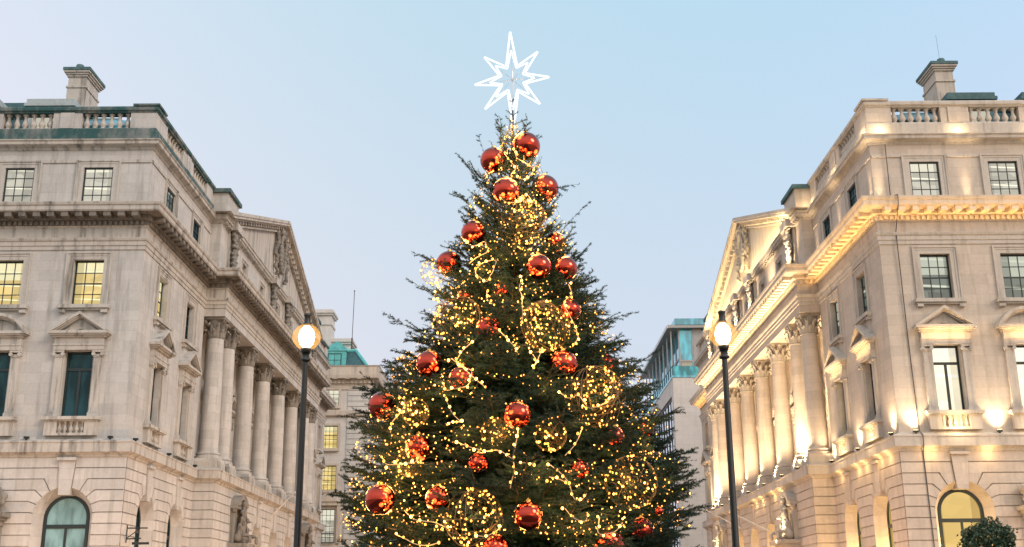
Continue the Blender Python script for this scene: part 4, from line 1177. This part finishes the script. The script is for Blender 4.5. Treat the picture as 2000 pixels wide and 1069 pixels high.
def spruce():
    rg = random.Random(21)
    segs = []          # p0, p1, w0, w1, needle density (0 none)
    def add(p0, p1, w0, w1, nd): segs.append((*p0, *p1, w0, w1, nd))
    Z = Vector((0, 0, 1))
    def twig(p, d, ln, lvl, bare=False):
        n = max(2, int(ln/.09)); q = p.copy(); dd = d.copy()
        for i in range(n):
            t = i/n
            dd = (dd+Z*(-.035 if lvl > 1 else .0)+Vector((rg.gauss(0, .05), rg.gauss(0, .05), rg.gauss(0, .04)))).normalized()
            e = q+dd*(ln/n)
            nd = 1. if not bare or t < .45 else .28
            add(q, e, .0055*(1-t*.5), .0055*(1-(t+1/n)*.5), nd)
            if lvl < 2 and i > 0 and ln > .22:
                for sg in (-1, 1):
                    if rg.random() < .40:
                        sd = dd.cross(Z)
                        if sd.length < .1: sd = Vector((1, 0, 0))
                        sd.normalize()
                        k = (dd*.75+sd*sg*.75+Z*rg.uniform(-.22, .12)).normalized()
                        twig(e, k, max(.07, (ln*(1-t))*rg.uniform(.35, .6)), lvl+1)
            q = e
    z = .8; k = 0
    az = 0.
    while z < 11.0:
        Rz = crown_r(z)
        az += 2.39996+rg.uniform(-.3, .3)
        ln_ = Rz*rg.uniform(.80, 1.04)
        if rg.random() < .06: ln_ = Rz*rg.uniform(1.04, 1.12)
        if rg.random() < .12: ln_ = Rz*rg.uniform(.5, .7)
        zt = z
        h = (z-.8)/10.2
        el = R(-6+12*h+58*max(0, h-.55)/.45+rg.uniform(-6, 6))
        zb = max(.5, zt-ln_*math.tan(el))
        dirv = Vector((math.cos(az), math.sin(az), 0))
        back = math.sin(az) > .55
        P0 = Vector((AX, AY, zb)); tip = Vector((AX, AY, zt))+dirv*ln_
        n = max(5, int(ln_/.16)); pts = []
        sag = -.10*ln_*(1-h)
        for i in range(n+1):
            t = i/n; p = P0.lerp(tip, t)
            p.z += sag*math.sin(math.pi*t)+.14*ln_*(1-h)*max(0, t-.7)**1.5*2
            p += Vector((rg.gauss(0, .012), rg.gauss(0, .012), rg.gauss(0, .010)))
            pts.append(p)
        bw = .012+.012*ln_
        for i in range(n):
            t = i/n
            add(pts[i], pts[i+1], bw*(1-t*.8), bw*(1-(t+1/n)*.8), 0. if t < .3 else 1.)
            if t < .18: continue
            d = (pts[i+1]-pts[i]).normalized(); sd = d.cross(Z).normalized()
            for sg in (-1, 1):
                for rep in range(1 if back else 2):
                    if rg.random() < .22: continue
                    L = (.20+.48*ln_*(1-t)**.85*rg.uniform(.55, 1.05)) if ln_ > .8 else .12+.35*ln_*(1-t)
                    L = min(L, .95)
                    kd = (d*.8+sd*sg*rg.uniform(.55, 1.)+Z*rg.uniform(-.30, .22)).normalized()
                    twig(pts[i].lerp(pts[i+1], rg.random()), kd, L, 1 if not back else 2)
        # leader shoot at the tip
        d = (pts[-1]-pts[-2]).normalized()
        twig(pts[-1], (d+Z*rg.uniform(-.05, .35)).normalized(), rg.uniform(.10, .26), 2, True)
        z += .0098+.008*h + (.008 if h > .8 else 0)
        k += 1
    # bare long shoots that stand out of the outline
    for (a, zz, el, ln) in ((math.pi, 9.9, 1.15, 1.0), (math.pi-.3, 10.3, 1.25, .8), (2.9, 9.4, .9, 1.0), (.1, 9.9, .12, .75), (.2, 8.9, .75, 1.0), (.4, 8.2, .6, .9), (math.pi+.1, 8.0, .5, 1.1),
                            (math.pi, 7.4, .65, 1.0), (3.4, 6.6, .55, 1.1), (-.1, 6.9, .4, 1.), (-.2, 5.9, .5, .9), (3.0, 5.3, .9, 1.1), (3.3, 4.9, .35, 1.0), (-.3, 3.2, .7, 1.1), (.0, 4.1, .35, 1.), (-.5, 10.9, 1.3, .5), (2.5, 10.9, 1.4, .7), (3.6, 10.9, 1.3, .55), (1.0, 10.8, 1.2, .5)):
        r0 = crown_r(zz)*.8; p = Vector((AX+r0*math.cos(a), AY+r0*math.sin(a)-.2, zz))
        twig(p, Vector((math.cos(a)*math.cos(el), math.sin(a)*math.cos(el)*.3, math.sin(el))).normalized(), ln, 1, True)
    twig(Vector((AX, AY, 10.6)), Vector((0, 0, 1)), 1.25, 1, True)
    S = np.array(segs); rs = np.random.RandomState(8)
    # stems as three sided tubes
    a, b = S[:, 0:3], S[:, 3:6]; d = b-a; ln = np.linalg.norm(d, axis=1); d /= ln[:, None]+1e-9
    up = np.where(np.abs(d[:, 2:3]) < .9, np.array([[0, 0, 1.]]), np.array([[1., 0, 0]])); x = np.cross(d, up); x /= np.linalg.norm(x, axis=1)[:, None]; y = np.cross(x, d)
    ring = []
    for q in range(3):
        an = 2*math.pi*q/3; u = x*math.cos(an)+y*math.sin(an); ring.append((a+u*S[:, 6:7], b+u*S[:, 7:8]))
    SV = np.stack([ring[0][0], ring[1][0], ring[2][0], ring[0][1], ring[1][1], ring[2][1]], 1).reshape(-1, 3)
    base = (np.arange(len(S))*6)[:, None]
    SF = np.concatenate([base+np.array([[0, 1, 4, 3]]), base+np.array([[1, 2, 5, 4]]), base+np.array([[2, 0, 3, 5]])])
    # needles
    cnt = np.floor(ln*S[:, 8]*170+rs.rand(len(S))).astype(int)
    idx = np.repeat(np.arange(len(S)), cnt); m = len(idx)
    t = rs.rand(m)[:, None]; p = a[idx]+(b-a)[idx]*t
    an = rs.rand(m)*2*math.pi; side = x[idx]*np.cos(an)[:, None]+y[idx]*np.sin(an)[:, None]
    nd = d[idx]*rs.uniform(.45, .85, m)[:, None]+side*.8; nd /= np.linalg.norm(nd, axis=1)[:, None]
    wv = np.cross(nd, rs.normal(size=(m, 3))); wv /= np.linalg.norm(wv, axis=1)[:, None]
    nl = rs.uniform(.038, .062, m)[:, None]
    NV = np.stack([p-wv*.0062, p+wv*.0062, p+nd*nl], 1).reshape(-1, 3)
    NF = np.arange(m*3).reshape(-1, 3)
    print('branches', k, 'segments', len(S), 'needles', m)
    def npmesh(name, V, F, mat):
        me = bpy.data.meshes.new(name); kk = F.shape[1]
        me.vertices.add(len(V)); me.vertices.foreach_set('co', (V-np.array([AX, AY, 0])).astype(np.float32).ravel())
        me.loops.add(F.size); me.loops.foreach_set('vertex_index', F.astype(np.int32).ravel())
        me.polygons.add(len(F)); me.polygons.foreach_set('loop_start', (np.arange(len(F))*kk).astype(np.int32))
        me.update(); me.validate(); me.materials.append(mat); return me
    # materials
    nm, nt, out = newmat('spruce_needles'); N = NT(nt)
    g = N.worldpos(); f = N.noise(g, 2.3, 3, .6); f2 = N.noise(g, 14., 2, .5)
    c = N.mix(N.mapr(f, .3, .7), (.004, .025, .024), (.011, .042, .033))
    c = N.mix(N.math('MULTIPLY', N.mapr(f2, .5, .75), .6), c, (.026, .058, .035))
    bs = principled(N, out, c, .6, spec=.15)
    bark = plain('spruce_bark', (.05, .034, .022), .85, 0, .3, 20.)
    root = empty('christmas_tree', (AX, AY, 0)); tag(root, 'tall dark green spruce dressed with red baubles and warm fairy lights between the two palaces', 'christmas tree')
    put('trunk', MB().lathe([(.24, 0), (.20, 1.), (.17, 4), (.11, 7.5), (.05, 10.2), (.012, 11.75)], 10).mesh('trunk', bark, True), root)
    put('limbs', npmesh('limbs', SV, SF, bark), root)
    put('crown', npmesh('crown', NV, NF, nm), root)
spruce()

# ------------------------------------------------------------------ decorations
red, nt_, out_ = newmat('red_mirror'); N_ = NT(nt_)
b_ = principled(N_, out_, (.46, .036, .012), .09, 1.0)
b_.inputs['Coat Weight'].default_value = .6; b_.inputs['Coat Roughness'].default_value = .03
gold = plain('gold_cap', (.55, .38, .12), .3, 1.)
ball_me = MB().sphere((0, 0, 0), 1., 40, 24).mesh('bauble', red, True)
cap_me = MB().lathe([(.16, .96), (.16, 1.10), (.06, 1.12)], 12).tube([(.05*math.cos(a), 0, 1.16+.06*math.sin(a)) for a in np.linspace(0, 2*math.pi, 9)], .015, 5).mesh('cap', gold)
for i, (p, r, lab) in enumerate(BAUBLES):
    o = tag(put('red_bauble', ball_me, None, p, random.uniform(0, 6), r), lab, 'bauble', 'red baubles on the tree')
    put('cap', cap_me, o)

BULB = emis('warm_bulb', (1., .40, .06), 5.)
BULB2 = emis('warm_bulb_bright', (1., .48, .095), 9.)
bulb_me = MB().sphere((0, 0, 0), 1., 8, 6, (1, 1, 1.25)).mesh('bulb', BULB, True)
bulb2_me = MB().sphere((0, 0, 0), 1., 8, 6, (1, 1, 1.1)).mesh('bulb', BULB2, True)
wire = plain('brown_wire', (.17, .11, .05), .5, .2)
darkcord = plain('dark_green_cord', (.015, .025, .018), .6)
cord = plain('pale_cord', (.42, .34, .22), .6)
rb = random.Random(77)
def ball_cage():
    m = MB()
    for k in range(13):
        ax = Vector((rb.gauss(0, 1), rb.gauss(0, 1), rb.gauss(0, 1))).normalized(); u = ax.orthogonal().normalized(); v = ax.cross(u)
        m.tube([u*math.cos(2*math.pi*i/28)+v*math.sin(2*math.pi*i/28) for i in range(28)], .0075, 4, True)
    return m.mesh('wire_cage', wire)
cage_me = ball_cage()
ball_pts = []
for k in range(100):
    d = Vector((rb.gauss(0, 1), rb.gauss(0, 1), rb.gauss(0, 1))).normalized()*(rb.uniform(.35, .9) if rb.random() < .3 else rb.uniform(.93, 1.02)); ball_pts.append((d, rb.uniform(.030, .048), rb.random() < .14))
def light(name, loc, energy, parent, col=(1., .48, .13), size=.08):
    l = bpy.data.lights.new(name, 'POINT'); l.energy = energy; l.color = col; l.shadow_soft_size = size
    o = bpy.data.objects.new(name, l); o.location = loc; o.parent = parent; COL.objects.link(o); return o
for p, r, lab in LIGHT_BALLS:
    root = tag(empty('light_ball', p, rb.uniform(0, 6)), lab, 'light ball', 'round wire light balls on the tree')
    put('wire_cage', cage_me, root, (0, 0, 0), 0, r)
    for d, s, big in ball_pts[:int(100*min(1, (r/.47))**1.6)]:
        put('bulb', bulb2_me if big else bulb_me, root, tuple(d*r), 0, s*.36 if not big else s*.46)
    light('ball_glow', (0, 0, 0), 18*(r/.45)**2, root)

def string(pts, lab, step, jit, wr, sizes, glow_every, energy, group, name='fairy_lights', wm=None):
    P = [Vector(q) for q in pts]
    org = P[0].copy(); root = tag(empty(name, org), lab, 'fairy lights', group)
    dens = []
    for a, b in zip(P, P[1:]):
        n = max(1, int((b-a).length/.05))
        for i in range(n):
            q = a.lerp(b, i/n); dens.append(q+Vector((rb.gauss(0, jit), rb.gauss(0, jit), rb.gauss(0, jit))))
    dens.append(P[-1])
    dens = [sum((dens[max(0, min(len(dens)-1, i+k))] for k in (-1, 0, 1)), Vector())/3 for i in range(len(dens))]
    put('wire', MB().tube([q-org for q in dens], wr, 4).mesh('wire', wm or cord), root)
    acc = 0; nb = 0; last = dens[0]
    for q in dens:
        acc += (q-last).length; last = q
        if acc >= step or q is dens[0]:
            acc = rb.uniform(-.3, .2)*step; big = rb.random() < sizes[2]
            off = Vector((rb.gauss(0, .02), rb.gauss(0, .02)-.01, rb.gauss(0, .02)))
            if nb < 100: put('bulb', bulb2_me if big else bulb_me, root, tuple(q-org+off), 0, rb.uniform(*sizes[:2])*(1.25 if big else 1))
            nb += 1
            if glow_every and nb % glow_every == 1: light('bulb_glow', tuple(q-org+off*2+Vector((0, -.03, 0))), energy, root)
    return nb
for pts, lab in STRINGS:
    string(pts, lab, .12, .008, .007, (.015, .022, .50), 4, 8., 'fairy light strings draped on the tree')
# thin windings of small lights among the branches
WIND = [
    (11.35, 10.85, 7, 0, 1.8, 'sparkling winding of small lights on the bare tip right under the star'),
    (10.95, 10.1, 6, 0, 1.7, 'dense winding of small lights between the two highest baubles'),
    (10.4, 9.5, 5, 0.1, 1.6, 'dense winding of small lights under the treetop baubles'),
    (9.7, 8.9, 3.5, 0, 1.6, 'winding of small lights round the uppermost light ball'),
    (9.2, 8.3, 3, -0.4, 1.1, 'winding of small lights left below the uppermost light ball'),
    (8.7, 7.9, 2.6, 0.5, 1.0, 'winding of small lights round the two touching baubles'),
    (8.3, 7.3, 2.4, -0.5, 0.9, 'winding of small lights between the loop and the left middle light ball'),
    (7.7, 6.9, 2.0, 0, 1.5, 'winding of small lights above the middle light balls'),
    (7.2, 6.4, 1.7, -0.8, 0.7, 'winding of small lights left of the left middle light ball'),
    (7.1, 6.2, 1.7, 0.75, 0.7, 'winding of small lights right of the right middle light ball'),
    (6.4, 5.6, 1.5, -0.45, 0.8, 'winding of small lights round the looped bauble left of centre'),
    (6.2, 5.2, 1.4, 0.7, 0.7, 'winding of small lights behind the large right light ball'),
    (5.6, 4.8, 1.3, -0.9, 0.5, 'winding of small lights beside the far left dark bauble'),
    (5.2, 4.2, 1.2, 0.1, 1.2, 'winding of small lights below the central bauble'),
    (4.6, 3.8, 1.1, -0.75, 0.6, 'winding of small lights above the largest lower left bauble'),
    (4.5, 3.5, 1.1, 0.85, 0.6, 'winding of small lights round the low right light ball'),
    (3.9, 3.1, 1.1, -0.55, 0.7, 'winding of small lights left of the big bottom light ball'),
    (3.6, 2.7, 1.1, 0.2, 0.9, 'winding of small lights at the bottom centre of the tree'),
    (5.0, 4.3, 1.6, -0.9, 0.5, 'winding of small lights on the left boughs level with the second row of far windows'),
    (4.3, 3.5, 1.5, -0.95, 0.5, 'winding of small lights round the largest lower left bauble'),
    (3.7, 2.9, 1.4, -1.0, 0.5, 'winding of small lights on the lowest left boughs'),
    (4.0, 3.0, 1.3, 0.5, 0.6, 'winding of small lights among the light sprays on the lower right'),
    (3.4, 2.6, 1.4, 0.9, 0.5, 'winding of small lights on the lowest right boughs'),
    (3.1, 2.5, 1.0, -0.5, 1.0, 'lowest winding of small lights, at the bottom edge of the view'),
]
for z0, z1, turns, a0, aw, lab in WIND:
    pts = []; n = int(turns*46); ph = rb.uniform(0, 6)
    for i in range(n+1):
        t = i/n; z = z0+(z1-z0)*t+.16*math.sin(t*turns*11+ph)+.12*math.sin(t*turns*29+2*ph)+rb.gauss(0, .05); a = ph+2*math.pi*turns*t
        # keep to the street side of the tree where the lights show
        a = -math.pi/2+a0+aw*math.sin(a*.5)+.25*math.sin(t*53+ph)
        rr = crown_r(z)*(.88+.10*math.sin(t*37+ph)+.06*math.sin(t*91))-.02
        pts.append((AX+rr*math.cos(a), AY+rr*math.sin(a), z))
    L = sum((Vector(b)-Vector(a)).length for a, b in zip(pts, pts[1:]))
    string(pts, lab, L/99, .03, .0025, (.007, .0125, .13), 6, 4.2, 'thin windings of small lights on the tree', 'fairy_lights', darkcord)

# ------------------------------------------------------------------ star
def star():
    org = (AX, 22., 11.2); c = Vector((0, 0, 1.26))
    root = tag(empty('star', org), 'white neon eight pointed star on top of the tree', 'star')
    tube_m = emis('white_neon', (.93, .97, 1.), 1.6)
    s = 2207/22/.93
    def pt(u, v): return Vector(((u-1002)/90., 0, (155-v)/80.))
    T = [(998, 64), (1052, 103), (1074, 152), (1055, 203), (1003, 254), (948, 212), (928, 166), (947, 113)]
    V = []
    for i in range(8):
        a = Vector((T[i][0]-1002, 155-T[i][1], 0)).normalized(); b = Vector((T[(i+1) % 8][0]-1002, 155-T[(i+1) % 8][1], 0)).normalized()
        m = (a+b).normalized()*26; V.append((1002+m.x, 155-m.y))
    outer = []; inner = []
    for i in range(8):
        outer += [pt(*T[i]), pt(*V[i])]
        ti = (1002+(T[i][0]-1002)*.60, 155+(T[i][1]-155)*.60); vi = (1002+(V[i][0]-1002)*.82, 155+(V[i][1]-155)*.82)
        inner += [pt(*ti), pt(*vi)]
    def ring(L, name, r):
        # round the path: split long edges so that the mitres stay thin
        Q = []
        for a, b in zip(L, L[1:]+L[:1]):
            for t in (0.03, .25, .5, .75, .97): Q.append(a.lerp(b, t)+c)
        put(name, MB().tube(Q, r, 8, True).mesh(name, tube_m, True), root)
    ring(outer, 'outer_tube', .019); ring(inner, 'inner_tube', .015)
    fr = MB()
    for i in range(8): fr.tube([c+Vector((0, .03, 0)), pt(*T[i])*.93+c+Vector((0, .03, 0))], .005, 4)
    fr.tube([(0, .05, -.4), (0, .05, 1.55)], .012, 6)
    put('frame', fr.mesh('frame', plain('star_frame', (.55, .6, .64), .4, .3)), root)
star()
# ------------------------------------------------------------------ floodlighting of the right palace (lamps at fixtures, plus added strips in mid-air)
def spot(name, loc, target, energy, ang, blend=1., col=(1., .74, .45), size=.2):
    l = bpy.data.lights.new(name, 'SPOT'); l.energy = energy; l.spot_size = R(ang); l.spot_blend = blend; l.color = col; l.shadow_soft_size = size
    o = bpy.data.objects.new(name, l); COL.objects.link(o); o.location = Vector(loc)-PALACE_R.location; o.parent = PALACE_R
    d = Vector(target)-Vector(loc); o.rotation_euler = d.to_track_quat('-Z', 'Y').to_euler(); return o
def strip(name, a, b, up, energy, col=(1., .52, .14), w=.05):
    a, b = Vector(a), Vector(b); l = bpy.data.lights.new(name, 'AREA'); l.shape = 'RECTANGLE'; l.size = (b-a).length; l.size_y = w; l.energy = energy; l.color = col
    o = bpy.data.objects.new(name, l); COL.objects.link(o); o.location = (a+b)/2-PALACE_R.location; o.parent = PALACE_R
    zz = -Vector(up).normalized(); x = (b-a).normalized(); y = zz.cross(x)
    m = Matrix((x, y, zz)).transposed(); o.rotation_euler = m.to_euler(); return o
# ledge uplights between the windows
for p in (17.05, 20.6, 24.2): spot('ledge_uplight', (p, FY-.20, 8.78), (p, FY-.06, 13), 560, 110)
for y in (48.5, 53.4, 57.9): spot('ledge_uplight', (16.20, y, 8.78), (WP-.06, y, 13), 520, 110)
for y in (90, 93.2): spot('ledge_uplight', (16.05, y, 8.78), (WP+.05, y, 16), 1400, 118)
# window aprons glow
for c in FRONT_C[:3]: light('apron_light', (c-WP, -.62, 8.95), 60, PALACE_R, (1., .72, .36), .1)
for c in SIDE_C: light('apron_light', (-.62, c-FY, 8.95), 60, PALACE_R, (1., .72, .36), .1)
# columns
for i, (a, b) in enumerate(zip(COLS, COLS[1:])):
    spot('column_uplight', (14.97, (a+b)/2, 8.70), (16.4, (a+b)/2, 14.5), 3000, 125)
for a in COLS: spot('column_uplight', (14.90, a, 8.72), (15.6, a, 14), 1300, 90)
# warm strips on the window heads plus added fill strips floating off the cornice edge
for c in FRONT_C[:3]: strip('window_head_strip', (c-1.0, FY-.62, 12.7), (c+1.0, FY-.62, 12.7), (0, .45, 1), 24, (1., .66, .30))
for c in SIDE_C: strip('window_head_strip', (WP-.62, c-1.0, 12.65), (WP-.62, c+1.0, 12.65), (.45, 0, 1), 24, (1., .66, .30))
strip('added_fascia_fill', (15.2, FY-1.2, 18.2), (30, FY-1.2, 18.2), (0, .5, 1), 75, (1., .58, .20))
strip('added_fascia_fill', (15.2, FY-1.1, 18.2), (15.2, PY0-1.0, 18.2), (.5, 0, 1), 55, (1., .58, .20))
# main cornice
strip('cornice_strip', (16.15, FY-.30, 18.02), (30, FY-.30, 18.02), (0, -.55, 1), 105)
strip('cornice_strip', (16.10, FY-.2, 18.02), (16.10, PY0-.3, 18.02), (-.55, 0, 1), 95)
strip('cornice_strip', (15.0, PY0-.2, 18.02), (15.0, PY1, 18.02), (-.45, 0, 1), 330, (1., .72, .36))
strip('cornice_strip', (16.10, PY1+.3, 18.02), (16.10, EY, 18.02), (-.55, 0, 1), 90)
# attic uplights on the cornice
for p in (16.65, 20.6, 24.2): spot('attic_uplight', (p, FY-.13, 19.36), (p, FY-.06, 22), 330, 44)
for y in (48.35, 53.4, 57.7): spot('attic_uplight', (16.27, y, 19.36), (WP-.06, y, 22), 330, 44)
for p in (16.9, 20.48, 24.05): light('parapet_light', (p-WP, -.42, 22.45), 26, PALACE_R, (1., .74, .42), .05)
for y in (48.4, 53.4, 57.7): light('parapet_light', (-.42, y-FY, 22.45), 26, PALACE_R, (1., .74, .42), .05)
# pediment and attic storey of the portico
strip('pediment_strip', (15.15, PY0+1.5, 22.45), (15.15, PY1-1.5, 22.45), (.35, 0, 1), 800, (1., .72, .34))
for y in (60.2, 66, 70.9, 75.7, 80.5, 86.4): spot('attic_uplight', (14.75, y, 19.35), (15.8, y, 22.2), 900, 80)
# arches and sculpture
for c in (FRONT_C[0], FRONT_C[2]): light('arch_light', (c-WP, -.10, 3.6), 260, PALACE_R, (1., .66, .26), .1)
for c in SIDE_C: light('arch_light', (.10, c-FY, 3.6), 220, PALACE_R, (1., .66, .26), .1)
for c in PORT_C[1:4]: light('arch_light', (PP-WP-.05, c-FY, 3.6), 220, PALACE_R, (1., .66, .26), .1)
for q in (62.9, 83.7): spot('sculpture_light', (13.9, q-.4, 4.9), (15.0, q, 6.6), 800, 80)
for p in (17.6, 20.0): light('soffit_light', (p-WP, -.42, 7.72), 16, PALACE_R, (1., .64, .26), .05)
for y in (49.2, 50.4, 52.6, 53.8, 56.6): light('soffit_light', (-.42, y-FY, 7.72), 14, PALACE_R, (1., .64, .26), .05)
for y in (65, 66.8, 70, 72): light('soffit_light', (PP-WP-.42, y-FY, 7.72), 14, PALACE_R, (1., .64, .26), .05)

# ------------------------------------------------------------------ sky, sun, camera
def sky():
    w = bpy.data.worlds.new('World'); sc.world = w; w.use_nodes = True; nt = w.node_tree; N = NT(nt)
    bg = nt.nodes['Background']
    g = N.n('ShaderNodeTexCoord').outputs['Generated']; x, y, z = N.sep(g)
    # clear dusk sky: blue overhead, pale lilac low down and to the left, bright afterglow behind the viewer
    def chan(c0, cx, cz, cq):
        s = N.math('ADD', N.math('MULTIPLY', x, cx), N.math('MULTIPLY', z, cz))
        return N.math('ADD', N.math('ADD', s, c0), N.math('MULTIPLY', N.math('MULTIPLY', x, x), cq), True)
    cc = N.n('ShaderNodeCombineColor')
    for i, k in enumerate(((.796, -.237, -.531, .488), (.756, -.079, -.051, .172), (.841, .016, .052, .327))): N.l(chan(*k), cc.inputs[i])
    col = cc.outputs[0]
    back = N.mapr(y, .25, -.9)
    low = N.mapr(z, .55, .06)
    glowc = N.mix(low, (1.45, 1.55, 1.72), (.62, .54, .48))
    col = N.mix(N.math('MULTIPLY', back, .9, True), col, glowc)
    sk = N.n('ShaderNodeTexSky', sky_type='NISHITA'); sk.sun_disc = False; sk.sun_elevation = R(5); sk.sun_rotation = R(150)
    c2 = N.mix(N.math('MULTIPLY', back, .06, True), col, sk.outputs[0])
    N.l(c2, bg.inputs[0]); bg.inputs[1].default_value = 1.0
sky()
sun = bpy.data.lights.new('sun', 'SUN'); sun.energy = 2.0; sun.angle = R(24); sun.color = (1., .80, .64)
so = bpy.data.objects.new('sun', sun); COL.objects.link(so); so.location = (30, -40, 60)
so.rotation_euler = Vector((-.70, .48, -.48)).to_track_quat('-Z', 'Y').to_euler()

cam = bpy.data.cameras.new('camera'); co = bpy.data.objects.new('camera', cam); COL.objects.link(co)
cam.sensor_width = 36; cam.lens = 36*2207/2000; cam.clip_end = 3000; cam.clip_start = .1
co.location = (0, 0, 1.6)
co.rotation_euler = (Matrix.Rotation(R(90+16.5), 3, 'X') @ Matrix.Rotation(R(CAM_ROLL), 3, 'Z')).to_euler()
sc.camera = co
sc.render.engine = 'CYCLES'
sc.cycles.use_denoising = True
sc.cycles.sample_clamp_indirect = 4.0
sc.cycles.max_bounces = 6; sc.cycles.diffuse_bounces = 3; sc.cycles.glossy_bounces = 4
sc.cycles.caustics_reflective = False; sc.cycles.caustics_refractive = False
sc.cycles.use_light_tree = True
sc.view_settings.view_transform = 'Standard'; sc.view_settings.look = 'None'; sc.view_settings.exposure = 0; sc.view_settings.gamma = 1
